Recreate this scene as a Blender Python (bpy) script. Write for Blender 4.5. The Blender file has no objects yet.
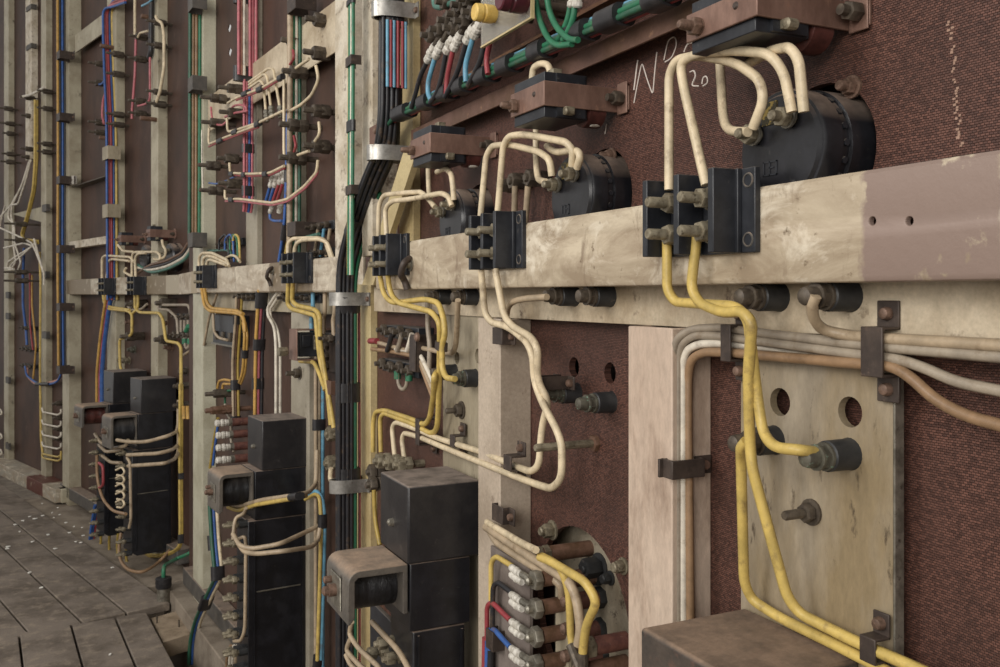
import bpy, bmesh, math, random
from mathutils import Vector, Matrix
R = random.Random(7)
SC = bpy.context.scene
COL = SC.collection
F, CXP, HY, EYE = 910.0, 500.0, 295.0, 1.6
AL = math.atan(438 / F)

# ------------------------------------------------------------------ wall bays
class Seg:
    """One straight bay of the board. Local coordinates: d (depth behind the rail face), s (along the wall), z."""
    def __init__(g, vp, px, cz):
        g.phi = math.atan((CXP - vp) / F)
        b = g.phi - AL
        g.dir = Vector((-math.sin(b), math.cos(b), 0)); g.n = Vector((math.cos(b), math.sin(b), 0))
        u = (px - CXP) / F
        g.n0 = cz * (u * math.cos(g.phi) + math.sin(g.phi))
    def tn(g, px): return math.tan(g.phi + math.atan((px - CXP) / F))
    def S(g, px, d): return (g.n0 + d) / g.tn(px)
    def cz(g, d, s): return (g.n0 + d) * math.sin(g.phi) + s * math.cos(g.phi)
    def Z(g, px, py, d): return EYE + (HY - py) / F * g.cz(d, g.S(px, d))
    def at(g, px, py, d): return Vector((d, g.S(px, d), g.Z(px, py, d)))
    def D(g, px, s): return s * g.tn(px) - g.n0
    def zz(g, py, d, s): return EYE + (HY - py) / F * g.cz(d, s)
    def w(g, p): return g.n * (g.n0 + p[0]) + g.dir * p[1] + Vector((0, 0, p[2]))
class World:
    def w(g, p): return Vector(p)
G0 = World()
A = Seg(62, 1000, .742)
B = Seg(-50, 265, .119 * F / 30.8)
C = Seg(-265, 125, .119 * F / 18)
D = Seg(-355, 62, 7.35)

# ------------------------------------------------------------------ mesh helpers
class MB:
    def __init__(m, g=G0): m.g = g; m.v = []; m.f = []
    def add(m, vs, fs):
        o = len(m.v); m.v += [m.g.w(p) for p in vs]; m.f += [tuple(i + o for i in f) for f in fs]; return m
    def box(m, d0, d1, s0, s1, z0, z1):
        vs = [(d, s, z) for d in (d0, d1) for s in (s0, s1) for z in (z0, z1)]
        return m.add(vs, [(0, 1, 3, 2), (4, 6, 7, 5), (0, 4, 5, 1), (2, 3, 7, 6), (0, 2, 6, 4), (1, 5, 7, 3)])
    def prism(m, pts, ax, a, b):
        """pts: 2-D outline in the two other axes; extruded along axis ax (0 d, 1 s, 2 z) from a to b"""
        def mk(p, t): q = [p[0], p[1]]; q.insert(ax, t); return tuple(q)
        n = len(pts)
        vs = [mk(p, a) for p in pts] + [mk(p, b) for p in pts]
        fs = [tuple(range(n)), tuple(range(2 * n - 1, n - 1, -1))] + [(i, (i + 1) % n, n + (i + 1) % n, n + i) for i in range(n)]
        return m.add(vs, fs)
    def lathe(m, p, ax, prof, n=16, rot=0, caps=True):
        """prof: (t, r) pairs; t measured from p along unit vector ax"""
        p = Vector(p); ax = Vector(ax).normalized()
        e = ax.orthogonal().normalized(); h = ax.cross(e)
        vs, fs = [], []
        for t, r in prof:
            for i in range(n):
                a = 2 * math.pi * i / n + rot
                vs.append(tuple(p + ax * t + (e * math.cos(a) + h * math.sin(a)) * r))
        k = len(prof)
        for j in range(k - 1):
            for i in range(n): fs.append((j * n + i, j * n + (i + 1) % n, (j + 1) * n + (i + 1) % n, (j + 1) * n + i))
        if caps: fs.append(tuple(range(n))); fs.append(tuple(range((k - 1) * n, k * n)))
        return m.add(vs, fs)
    def cyl(m, p0, p1, r, n=12, rot=0):
        v = Vector(p1) - Vector(p0); return m.lathe(p0, v, [(0, r), (v.length, r)], n, rot)
    def tube(m, pts, r, n=8, R_=.03):
        pts = fillet([m.g.w(p) for p in pts], R_)
        o = len(m.v); k = len(pts)
        t0 = (pts[1] - pts[0]).normalized(); e = t0.orthogonal().normalized()
        for j, p in enumerate(pts):
            t = (pts[min(j + 1, k - 1)] - pts[max(j - 1, 0)]).normalized()
            e = (e - t * e.dot(t)); e = e.normalized() if e.length > 1e-6 else t.orthogonal().normalized()
            h = t.cross(e)
            for i in range(n):
                a = 2 * math.pi * i / n
                m.v.append(p + (e * math.cos(a) + h * math.sin(a)) * r)
        for j in range(k - 1):
            for i in range(n): m.f.append((o + j * n + i, o + j * n + (i + 1) % n, o + (j + 1) * n + (i + 1) % n, o + (j + 1) * n + i))
        m.f.append(tuple(range(o, o + n))); m.f.append(tuple(range(o + (k - 1) * n, o + k * n)))
        return m
    def hexnut(m, p, ax, h, r):
        return m.lathe(p, ax, [(0, r * .93), (h * .12, r), (h * .88, r), (h, r * .9)], 6, R.random())

def fillet(P, Rm):
    P = [Vector(p) for p in P]; out = [P[0]]
    for i in range(1, len(P) - 1):
        a, b, c = P[i - 1], P[i], P[i + 1]
        la, lc = (a - b).length, (c - b).length
        if la < 1e-6 or lc < 1e-6: continue
        q = min(Rm, la * .48, lc * .48)
        u, v = b + (a - b) / la * q, b + (c - b) / lc * q
        ang = (a - b).angle(c - b, 3.14)
        n = 1 if ang > 3.05 else (3 if ang > 2.7 else 6)
        for k in range(n + 1):
            t = k / n; out.append(u * (1 - t) ** 2 + b * 2 * t * (1 - t) + v * t * t)
    out.append(P[-1]); return out

LOC = {}
def tag(o, label=None, cat=None, group=None, kind=None):
    if label: o['label'] = label
    if cat: o['category'] = cat
    if group: o['group'] = group
    if kind: o['kind'] = kind
    return o
def obj(name, m, mat, parent=None, bev=0, smooth=35, label=None, cat=None, group=None, kind=None):
    if parent is not None: L = LOC[parent.name]
    else:
        xs = [p.x for p in m.v]; ys = [p.y for p in m.v]; zs = [p.z for p in m.v]
        L = Vector(((min(xs) + max(xs)) / 2, (min(ys) + max(ys)) / 2, min(zs)))
    me = bpy.data.meshes.new(name); me.from_pydata([tuple(p - L) for p in m.v], [], m.f)
    bm = bmesh.new(); bm.from_mesh(me); bmesh.ops.recalc_face_normals(bm, faces=bm.faces[:]); bm.to_mesh(me); bm.free()
    for p in me.polygons: p.use_smooth = True
    me.set_sharp_from_angle(angle=math.radians(smooth))
    me.materials.append(mat)
    o = bpy.data.objects.new(name, me); COL.objects.link(o)
    if parent is not None: o.parent = parent
    else: o.location = L
    LOC[o.name] = L
    if bev:
        b = o.modifiers.new('bevel', 'BEVEL'); b.width = bev; b.segments = 2; b.limit_method = 'ANGLE'; b.angle_limit = math.radians(50)
        b.harden_normals = False
    return tag(o, label, cat, group, kind)
def thing(name, label, cat, g, p, group=None):
    o = bpy.data.objects.new(name, None); COL.objects.link(o); o.empty_display_size = .05
    o.location = g.w(p); LOC[o.name] = g.w(p)
    return tag(o, label, cat, group)
def cut(o, m):
    """subtract the closed shapes of m from o"""
    L = LOC[o.name]
    me = bpy.data.meshes.new('cutter'); me.from_pydata([tuple(p - L) for p in m.v], [], m.f)
    bm = bmesh.new(); bm.from_mesh(me); bmesh.ops.recalc_face_normals(bm, faces=bm.faces[:]); bm.to_mesh(me); bm.free()
    c = bpy.data.objects.new('cutter', me); COL.objects.link(c); c.location = o.location
    md = o.modifiers.new('cut', 'BOOLEAN'); md.object = c; md.operation = 'DIFFERENCE'; md.solver = 'EXACT'
    bpy.context.view_layer.update()
    dg = bpy.context.evaluated_depsgraph_get()
    new = bpy.data.meshes.new_from_object(o.evaluated_get(dg))
    o.modifiers.remove(md); old = o.data; o.data = new; bpy.data.meshes.remove(old)
    bpy.data.objects.remove(c); bpy.data.meshes.remove(me)
    if not o.data.materials: pass

# ------------------------------------------------------------------ materials
def lin(h):
    h = h.lstrip('#'); c = [int(h[i:i + 2], 16) / 255 for i in (0, 2, 4)]
    return [x / 12.92 if x <= .04045 else ((x + .055) / 1.055) ** 2.4 for x in c] + [1]
MT = {}
def mat(name, col, rough=.6, metal=0, col2=None, scale=12, lo=.42, hi=.62, dirt=None, dscale=40, dlo=.58, dhi=.68, bump=.0, bscale=90, dust=None, stretch=(1, 1, 1), spec=.4, grain=.16):
    """base colour mottled with col2, spots of dirt, dust lying on upward faces"""
    if name in MT: return MT[name]
    m = bpy.data.materials.new(name); m.use_nodes = True
    nt = m.node_tree; N, L = nt.nodes, nt.links
    bs = N['Principled BSDF']; bs.inputs['Roughness'].default_value = rough; bs.inputs['Metallic'].default_value = metal
    bs.inputs['Specular IOR Level'].default_value = spec
    tc = N.new('ShaderNodeNewGeometry'); mp = N.new('ShaderNodeMapping'); mp.inputs['Scale'].default_value = stretch
    L.new(tc.outputs['Position'], mp.inputs['Vector'])
    def noise(sc, det=5, rg=.6):
        n = N.new('ShaderNodeTexNoise'); n.inputs['Scale'].default_value = sc; n.inputs['Detail'].default_value = det; n.inputs['Roughness'].default_value = rg
        L.new(mp.outputs['Vector'], n.inputs['Vector']); return n.outputs['Fac']
    def ramp(src, a, b):
        r = N.new('ShaderNodeMapRange'); r.inputs['From Min'].default_value = a; r.inputs['From Max'].default_value = b
        L.new(src, r.inputs['Value']); return r.outputs['Result']
    def mix(f, a, b):
        x = N.new('ShaderNodeMix'); x.data_type = 'RGBA'; L.new(f, x.inputs['Factor'])
        for v, s in ((a, x.inputs[6]), (b, x.inputs[7])):
            if isinstance(v, list): s.default_value = v
            else: L.new(v, s)
        return x.outputs[2]
    c = lin(col)
    if col2: c = mix(ramp(noise(scale), lo, hi), c, lin(col2))
    if dirt: c = mix(ramp(noise(dscale, 8, .7), dlo, dhi), c, lin(dirt))
    if dust:
        sp = N.new('ShaderNodeSeparateXYZ'); L.new(tc.outputs['Normal'], sp.inputs[0])
        a = ramp(sp.outputs['Z'], .35, .8)
        mu = N.new('ShaderNodeMath'); mu.operation = 'MULTIPLY'; L.new(a, mu.inputs[0]); L.new(ramp(noise(25), .1, .6), mu.inputs[1])
        c = mix(mu.outputs[0], c, lin(dust))
        rr = N.new('ShaderNodeMapRange'); L.new(mu.outputs[0], rr.inputs['Value']); rr.inputs['To Min'].default_value = rough; rr.inputs['To Max'].default_value = .9
        L.new(rr.outputs['Result'], bs.inputs['Roughness'])
    # fine grime: small change of value at two sizes
    g1 = N.new('ShaderNodeMapRange'); g1.inputs['From Min'].default_value = .3; g1.inputs['From Max'].default_value = .7; g1.inputs['To Min'].default_value = 1 - grain; g1.inputs['To Max'].default_value = 1 + grain
    L.new(noise(150 if stretch == (1, 1, 1) else 110, 6, .75), g1.inputs['Value'])
    hs = N.new('ShaderNodeHueSaturation'); L.new(g1.outputs['Result'], hs.inputs['Value'])
    if isinstance(c, list): hs.inputs['Color'].default_value = c
    else: L.new(c, hs.inputs['Color'])
    L.new(hs.outputs['Color'], bs.inputs['Base Color'])
    if bump:
        b = N.new('ShaderNodeBump'); b.inputs['Strength'].default_value = bump; b.inputs['Distance'].default_value = .003
        L.new(noise(bscale, 6), b.inputs['Height']); L.new(b.outputs['Normal'], bs.inputs['Normal'])
    MT[name] = m; return m
M_CREAM = mat('cream_paint', '#c4b69e', .5, col2='#a08f76', scale=6, dirt='#63503f', dscale=22, dlo=.6, dhi=.72, bump=.25, bscale=60)
M_GREENCREAM = mat('greenish_cream_paint', '#aea690', .5, col2='#958b76', scale=5, dirt='#4d4438', dscale=16, dlo=.6, dhi=.74, bump=.15)
M_WHITE = mat('worn_white_paint', '#cdc3b1', .6, col2='#ad9f88', scale=9, dirt='#77695a', dscale=25, dlo=.55, dhi=.66, bump=.6, bscale=40)
M_GREY = mat('bare_grey_plate', '#a39882', .5, col2='#8a7f6a', scale=9, dirt='#54483a', dscale=35, dlo=.6, dhi=.72, bump=.1, stretch=(1, 1, .3))
M_PLATE = mat('ochre_stained_plate', '#988c79', .45, col2='#85755a', scale=8, dirt='#4b3f31', dscale=45, dlo=.6, dhi=.68, bump=.12, stretch=(1, 1, .35))
M_PANEL = mat('brown_board', '#4c372d', .6, col2='#3a2a23', scale=4, dirt='#5d473d', dscale=9, dlo=.6, dhi=.75, bump=.06, stretch=(1, 1, .6))
M_BROWNBAR = mat('brown_bar', '#6a4f44', .55, col2='#57402f', scale=8, dirt='#8a6a52', dscale=30, dlo=.62, dhi=.7, bump=.2)
M_BLACK = mat('black_enamel', '#17171a', .32, col2='#222226', scale=20, dirt='#3d3b3a', dscale=60, dlo=.62, dhi=.75, bump=.05, dust='#8c7a6c', spec=.5)
M_BAKE = mat('black_moulding', '#1d1f24', .42, col2='#2a2c31', scale=30, dirt='#4a4845', dscale=70, dlo=.62, dhi=.72, dust='#5d554d', spec=.5)
M_DARKG = mat('dark_grey_paint', '#4a4743', .55, col2='#5a554f', scale=18, dirt='#7b6a5c', dscale=50, dlo=.6, dhi=.72, bump=.2, dust='#8c7b6c')
M_RUSTBOX = mat('rust_topped_box', '#3b3632', .5, col2='#4d443d', scale=14, dirt='#5f4a40', dscale=30, dlo=.55, dhi=.7, bump=.25, dust='#86715f')
M_YOKE = mat('dusty_iron_yoke', '#5c5751', .5, col2='#6f685f', scale=14, dirt='#3c3733', dscale=40, dlo=.6, dhi=.7, bump=.25, dust='#a08a76', metal=.2)
M_COIL = mat('taped_coil', '#141416', .35, col2='#222225', scale=60, bump=.5, bscale=140, dust='#4b4641', stretch=(3, 1, 1))
M_COILR = mat('varnished_coil', '#54302b', .4, col2='#3f2420', scale=50, bump=.3)
M_BRASS = mat('tarnished_copper', '#866a5d', .45, metal=.3, col2='#6e5449', scale=16, dirt='#91705e', dscale=50, dlo=.6, dhi=.7, bump=.15, stretch=(1, 1, .5))
M_STEEL = mat('dull_steel', '#8f8a7e', .42, metal=.6, col2='#6d685e', scale=50, dirt='#4d443a', dscale=80, dlo=.58, dhi=.68)
M_BOLT = mat('dusty_bolt', '#8f8672', .5, metal=.4, col2='#6f6655', scale=70, dirt='#4f4638', dscale=120, dlo=.56, dhi=.66)
M_DKBOLT = mat('dark_stud_metal', '#5c5348', .5, metal=.3, col2='#463e36', scale=60, dirt='#6f6354', dscale=90, dlo=.58, dhi=.68)
M_RUST = mat('rusty_screw', '#7d6557', .5, metal=.3, col2='#5c493d', scale=90, dirt='#a08070', dscale=120, dlo=.6, dhi=.7)
M_CLIP = mat('dark_clip', '#3f3631', .5, metal=.2, col2='#4d423b', scale=40, dirt='#67564a', dscale=80, dlo=.6, dhi=.7, bump=.1)
M_CLAMP = mat('zinc_clamp', '#a9a6a0', .35, metal=.7, col2='#8b8882', scale=30, dirt='#6a6259', dscale=60, dlo=.62, dhi=.7)
M_VERD = mat('verdigris_nut', '#625f53', .55, metal=.25, col2='#4f4b42', scale=90, dirt='#7f9c89', dscale=110, dlo=.58, dhi=.66)
M_RUBBER = mat('black_insulator', '#2a2b2c', .5, col2='#363636', scale=40, dirt='#5a544d', dscale=60, dlo=.62, dhi=.74)
M_BROWNROD = mat('brown_insulator', '#6c5142', .5, col2='#57402f', scale=60, dirt='#8a7060', dscale=90, dlo=.6, dhi=.7)
M_REDROD = mat('red_insulator', '#6a463c', .5, col2='#543530', scale=60, dirt='#7f6a5c', dscale=90, dlo=.6, dhi=.7)
M_TAPE = mat('black_tape', '#222123', .42, col2='#302e2f', scale=60, spec=.5)
M_FERR = mat('white_ferrule', '#cfcac0', .5, col2='#aaa498', scale=90)
M_KNOBY = mat('yellow_knob', '#d9b96a', .4, col2='#c9a552', scale=30)
M_KNOBR = mat('maroon_knob', '#5a2730', .3, col2='#4a2028', scale=30)
M_BRASSP = mat('brass_nameplate', '#8a7640', .4, metal=.5, col2='#3a3526', scale=160, lo=.45, hi=.5)
M_CHALK = mat('chalk', '#c9bfb6', .9)
M_CHIP = mat('paint_chip', '#dedbd2', .8)
M_CONC = mat('dusty_concrete', '#8d8172', .9, col2='#75695b', scale=7, dirt='#574a3e', dscale=30, dlo=.6, dhi=.75, bump=.5, bscale=40)
M_WOOD = mat('grey_floorboard', '#7c7166', .75, col2='#5d5349', scale=4, dirt='#9a8c7b', dscale=14, dlo=.5, dhi=.75, bump=.5, bscale=30, grain=.25)
M_TIMBER = mat('raw_timber', '#9a8974', .8, col2='#7d6d59', scale=12, dirt='#5a4c3d', dscale=40, dlo=.6, dhi=.7, bump=.3)
WC = {}
def wm(k):
    cols = dict(cream='#d8c6a6', tan='#ad9a80', yellow='#c9ae62', olive='#a68d45', amber='#c0974f', white='#d9d0bf', black='#2b2a2d', blue='#3a5f9f', sky='#6a9fb8', red='#983f44', pink='#b8686f',
                green='#2f7152', teal='#4c7568', copper='#94775a', grey='#9c907f', brown='#6f5544', dkgreen='#315d48', salmon='#c08a78')
    if k not in WC: WC[k] = mat('cable_' + k, cols[k], .4, col2='#%02x%02x%02x' % tuple(int(int(cols[k][i:i + 2], 16) * .86) for i in (1, 3, 5)), scale=25, lo=.4, hi=.65, dirt='#6b563f', dscale=38, dlo=.55, dhi=.8, grain=.1)
    return WC[k]
def woven():
    m = bpy.data.materials.new('woven_brown_board'); m.use_nodes = True; nt = m.node_tree; N, L = nt.nodes, nt.links
    bs = N['Principled BSDF']; bs.inputs['Roughness'].default_value = .5; bs.inputs['Specular IOR Level'].default_value = .45
    ge = N.new('ShaderNodeNewGeometry'); sp = N.new('ShaderNodeSeparateXYZ'); L.new(ge.outputs['Position'], sp.inputs[0])
    cb = N.new('ShaderNodeCombineXYZ'); L.new(sp.outputs['Y'], cb.inputs[0]); L.new(sp.outputs['Z'], cb.inputs[1])
    nz = N.new('ShaderNodeTexNoise'); nz.inputs['Scale'].default_value = 40; L.new(cb.outputs[0], nz.inputs['Vector'])
    ad = N.new('ShaderNodeVectorMath'); ad.operation = 'MULTIPLY_ADD'; L.new(nz.outputs['Color'], ad.inputs[0]); ad.inputs[1].default_value = (.006, .002, 0); L.new(cb.outputs[0], ad.inputs[2])
    br = N.new('ShaderNodeTexBrick'); L.new(ad.outputs[0], br.inputs['Vector'])
    br.inputs['Scale'].default_value = 1; br.inputs['Brick Width'].default_value = .0044; br.inputs['Row Height'].default_value = .0025
    br.inputs['Mortar Size'].default_value = .00045; br.inputs['Mortar Smooth'].default_value = 1; br.inputs['Bias'].default_value = -.1
    br.inputs['Color1'].default_value = lin('#6f4b3f'); br.inputs['Color2'].default_value = lin('#402821'); br.inputs['Mortar'].default_value = lin('#281813')
    n2 = N.new('ShaderNodeTexNoise'); n2.inputs['Scale'].default_value = 7; n2.inputs['Detail'].default_value = 6; L.new(ge.outputs['Position'], n2.inputs['Vector'])
    mr = N.new('ShaderNodeMapRange'); L.new(n2.outputs['Fac'], mr.inputs['Value']); mr.inputs['From Min'].default_value = .35; mr.inputs['From Max'].default_value = .7; mr.inputs['To Min'].default_value = .0; mr.inputs['To Max'].default_value = .6
    mx = N.new('ShaderNodeMix'); mx.data_type = 'RGBA'; L.new(mr.outputs[0], mx.inputs[0]); L.new(br.outputs['Color'], mx.inputs[6]); mx.inputs[7].default_value = lin('#3d2a24')
    L.new(mx.outputs[2], bs.inputs['Base Color'])
    bp = N.new('ShaderNodeBump'); bp.inputs['Strength'].default_value = .7; bp.inputs['Distance'].default_value = .0012; bp.invert = True
    L.new(br.outputs['Fac'], bp.inputs['Height']); L.new(bp.outputs['Normal'], bs.inputs['Normal'])
    return m
M_WOVEN = woven()
def banded(name, bands, vec, base='#c6b8a0'):
    """the rail: worn cream paint with patches of bare brown primer between given positions along the wall"""
    m = bpy.data.materials.new(name); m.use_nodes = True; nt = m.node_tree; N, L = nt.nodes, nt.links
    bs = N['Principled BSDF']; bs.inputs['Roughness'].default_value = .5
    ge = N.new('ShaderNodeNewGeometry')
    def noise(sc, d=6):
        n = N.new('ShaderNodeTexNoise'); n.inputs['Scale'].default_value = sc; n.inputs['Detail'].default_value = d; n.inputs['Roughness'].default_value = .65; L.new(ge.outputs['Position'], n.inputs['Vector']); return n.outputs['Fac']
    dt = N.new('ShaderNodeVectorMath'); dt.operation = 'DOT_PRODUCT'; L.new(ge.outputs['Position'], dt.inputs[0]); dt.inputs[1].default_value = vec
    pos = N.new('ShaderNodeMath'); pos.operation = 'MULTIPLY_ADD'; L.new(noise(30), pos.inputs[0]); pos.inputs[1].default_value = .03; L.new(dt.outputs['Value'], pos.inputs[2])
    def mp(src, a, b, t0=0, t1=1):
        r = N.new('ShaderNodeMapRange'); r.inputs['From Min'].default_value = a; r.inputs['From Max'].default_value = b; r.inputs['To Min'].default_value = t0; r.inputs['To Max'].default_value = t1; L.new(src, r.inputs['Value']); return r.outputs[0]
    def mix(f, a, b):
        x = N.new('ShaderNodeMix'); x.data_type = 'RGBA'; L.new(f, x.inputs['Factor'])
        for v, s in ((a, x.inputs[6]), (b, x.inputs[7])):
            if isinstance(v, list): s.default_value = v
            else: L.new(v, s)
        return x.outputs[2]
    def streak(sc, st):
        mpn = N.new('ShaderNodeMapping'); mpn.inputs['Scale'].default_value = st; L.new(ge.outputs['Position'], mpn.inputs['Vector'])
        n = N.new('ShaderNodeTexNoise'); n.inputs['Scale'].default_value = sc; n.inputs['Detail'].default_value = 9; n.inputs['Roughness'].default_value = .68; n.inputs['Distortion'].default_value = .6; L.new(mpn.outputs[0], n.inputs['Vector']); return n.outputs['Fac']
    c = mix(mp(streak(6, (1, .8, 3)), .38, .62), lin(base), lin('#9b8a74'))
    c = mix(mp(streak(11, (1, 1, 2)), .52, .66), c, lin('#d5cab6'))
    c = mix(mp(streak(20, (1, 1, .5)), .56, .72), c, lin('#7d6b58')); c = mix(mp(noise(70, 9), .62, .72), c, lin('#65543f'))
    for a, b, col in bands:
        up = mp(pos.outputs[0], a - .003, a + .003); dn = mp(pos.outputs[0], b - .003, b + .003, 1, 0)
        mu = N.new('ShaderNodeMath'); mu.operation = 'MULTIPLY'; L.new(up, mu.inputs[0]); L.new(dn, mu.inputs[1])
        m2 = N.new('ShaderNodeMath'); m2.operation = 'MULTIPLY'; L.new(mu.outputs[0], m2.inputs[0]); L.new(mp(noise(20, 8), .66, .6), m2.inputs[1])
        c = mix(m2.outputs[0], c, lin(col))
    L.new(c, bs.inputs['Base Color'])
    b = N.new('ShaderNodeBump'); b.inputs['Strength'].default_value = .3; b.inputs['Distance'].default_value = .004; L.new(noise(35), b.inputs['Height']); L.new(b.outputs['Normal'], bs.inputs['Normal'])
    return m
def glass():
    m = bpy.data.materials.new('clear_plate'); m.use_nodes = True; bs = m.node_tree.nodes['Principled BSDF']
    bs.inputs['Base Color'].default_value = lin('#d8d2c4'); bs.inputs['Roughness'].default_value = .15; bs.inputs['Transmission Weight'].default_value = .75; bs.inputs['IOR'].default_value = 1.3
    return m
M_GLASS = glass()
# ------------------------------------------------------------------ builders
NTH = ['topmost', 'second from the top', 'third from the top', 'fourth from the top', 'fifth from the top', 'sixth from the top', 'seventh from the top', 'eighth from the top', 'ninth from the top', 'tenth from the top', 'eleventh from the top', 'twelfth from the top', 'thirteenth from the top', 'fourteenth from the top']
def nth(i, n): return 'lowest' if i == n - 1 else NTH[i]
def P(g, pts, d=None):
    """pixels on planes -> local points; (x, y, d) or (x, y) with the default d"""
    return [g.at(p[0], p[1], p[2] if len(p) > 2 else d) for p in pts]
def cable(g, label, col, pts, r=.0058, d=0, name='wire', cat='wire', group=None, parent=None, R_=.03, n=8):
    m = MB(g).tube(P(g, pts, d), r, n, R_)
    return obj(name, m, wm(col), parent, smooth=60, label=label, cat=cat if parent is None else None, group=group)
def loom(g, label, pts, cols, r=.005, d=0, name='cable_loom', pitch=2.05, tapes=(), group=None, dd=0, R_=.05, cat='cable'):
    """several cables lying side by side along one path, with bands of tape: one thing"""
    base = P(g, pts, d)
    t = thing(name, label, cat, g, base[-1], group)
    n = len(cols)
    cs = [g.w(p) for p in base]
    for i, c in enumerate(cols):
        off = (i - (n - 1) / 2) * r * pitch
        line = []
        for j, p in enumerate(base):
            if g is not A:
                a = base[max(j - 1, 0)]; b = base[min(j + 1, len(base) - 1)]
                vert = abs(b[2] - a[2]) / ((b - a).length or 1); sg = 1 if b[2] <= a[2] else -1
                line.append((p[0] + off * vert * .9, p[1] - abs(off) * .2 * vert + (dd if i % 2 else 0), p[2] - sg * off * (1 - vert))); continue
            a = base[max(j - 1, 0)]; b = base[min(j + 1, len(base) - 1)]
            ds, dz = b[1] - a[1], b[2] - a[2]; l = math.hypot(ds, dz) or 1
            line.append((p[0] + (dd if i % 2 else 0), p[1] + off * dz / l, p[2] - off * ds / l))
        cc, rr = (c if isinstance(c, tuple) else (c, r))
        obj('cable', MB(g).tube(line, rr, 8, R_), wm(cc), t, smooth=60, label=cc + ' cable')
    for tp in tapes:
        (x0, y0), (x1, y1) = tp[:2]; dt = tp[2] if len(tp) > 2 else d
        a, b = g.at(x0, y0, dt), g.at(x1, y1, dt); ax = (b - a)
        m = MB(g); w = r * (1 + (n - 1) * pitch / 2) * 1.12; h = r * 1.7 + abs(dd)
        if g is A: a[0] += dd / 2; b[0] += dd / 2
        flat_sleeve(m, a, b, w, h, swap=g is not A)
        obj('tape_band', m, M_TAPE, t, smooth=60)
    return t
def flat_sleeve(m, a, b, w, h, n=14, swap=False):
    if swap: w, h = h, w
    ax = (b - a).normalized(); e = Vector((1, 0, 0)); k = ax.cross(e).normalized(); e = k.cross(ax).normalized()
    vs = []
    for t in (0, (b - a).length):
        for i in range(n):
            q = 2 * math.pi * i / n; cx, sx = math.cos(q), math.sin(q)
            vs.append(tuple(a + ax * t + k * (abs(cx) ** .7 * math.copysign(w, cx)) + e * (abs(sx) ** .7 * math.copysign(h, sx))))
    m.add(vs, [(i, (i + 1) % n, n + (i + 1) % n, n + i) for i in range(n)] + [tuple(range(n)), tuple(range(n, 2 * n))])
def stud(g, pxt, pxb, py, dbase, label, group=None, r=.006, nr=.014, at=(.25,), nl=.018, mt=None, name='terminal_stud', cat='stud', s=None, nutm=None, sl=None):
    """threaded rod standing out of the board with nuts at fractions of its length from the tip"""
    s = g.S(pxb, dbase) if s is None else s
    z = g.zz(py, dbase, s); dt = g.D(pxt, s)
    mt = mt or M_DKBOLT
    t = thing(name, label, cat, g, (dbase, s, z), group)
    obj('shaft', MB(g).lathe((dt, s, z), (1, 0, 0), [(0, r * .8), (r * .4, r), (dbase - dt, r)], 16 if r > .012 else 8), mt, t)
    for f in at:
        obj('nut', MB(g).hexnut((dt + (dbase - dt) * f, s, z), (1, 0, 0), nl, nr), nutm or mt, t)
    if sl: obj('sleeve', MB(g).cyl((dt + (dbase - dt) * sl[0], s, z), (dt + (dbase - dt) * sl[1], s, z), sl[2], 10), M_RUBBER, t)
    return t
def insulator(g, pxt, pxb, py, dbase, label, group='black insulated terminals', r=.0165, nutm=None, tipm=None, body=None, flen=.52):
    s = g.S(pxb, dbase) + r * .95; z = g.zz(py, dbase, s); dt = g.D(pxt + 1, s + r * .3); L = dbase - dt
    t = thing('insulated_terminal', label, 'terminal', g, (dbase, s, z), group)
    dm = dt + L * (1 - flen)
    obj('sleeve', MB(g).lathe((dm, s, z), (1, 0, 0), [(0, r * .86), (.002, r), (L * flen * .9, r), (L * flen, r * 1.06)], 20), body or M_RUBBER, t)
    nm = nutm or M_DKBOLT
    obj('washer', MB(g).cyl((dm - .003, s, z), (dm, s, z), r * .92, 16), nm, t)
    obj('nut', MB(g).hexnut((dm - L * .16, s, z), (1, 0, 0), L * .13, r * .8), nm, t)
    obj('lug', MB(g).cyl((dm - L * .22, s, z), (dm - L * .17, s, z), r * .85, 14), nm, t)
    obj('tip', MB(g).lathe((dt, s, z), (1, 0, 0), [(0, r * .3), (L * .04, r * .55), (L * .1, r * .62), (L * .26, r * .62), (L * .3, r * .5)], 12), tipm or nm, t)
    return t
def bolt(g, px, py, d, label, group=None, hl=.012, hr=.011, sl=.02, shank=.006, mt=None, name='bolt', washer=True):
    """bolt through the board: washer, hexagon, projecting shank"""
    p = g.at(px, py, d); t = thing(name, label, 'bolt', g, p, group); mt = mt or M_DKBOLT
    if washer: obj('washer', MB(g).cyl((d - .003, p[1], p[2]), (d, p[1], p[2]), hr * 1.35, 16), mt, t)
    obj('nut', MB(g).hexnut((d - .003 - hl, p[1], p[2]), (1, 0, 0), hl, hr), mt, t)
    obj('shank', MB(g).lathe((d - .003 - hl - sl, p[1], p[2]), (1, 0, 0), [(0, shank * .8), (.002, shank), (sl, shank)], 10), mt, t)
    return t
def post(g, pl, pr, df, db, z0, z1, label, mt, name='steel_upright', group=None, lip=True):
    s1, s0 = g.S(pl, df), g.S(pr, df)
    m = MB(g)
    w = .008
    # channel section: front web, two flanges running back to the board
    o = [(df, s0), (df, s1), (db, s1), (db, s1 - w), (df + w, s1 - w), (df + w, s0 + w), (db, s0 + w), (db, s0)]
    m.prism(o, 2, z0, z1)
    return obj(name, m, mt, None, bev=.002, label=label, cat='post', group=group)
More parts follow.
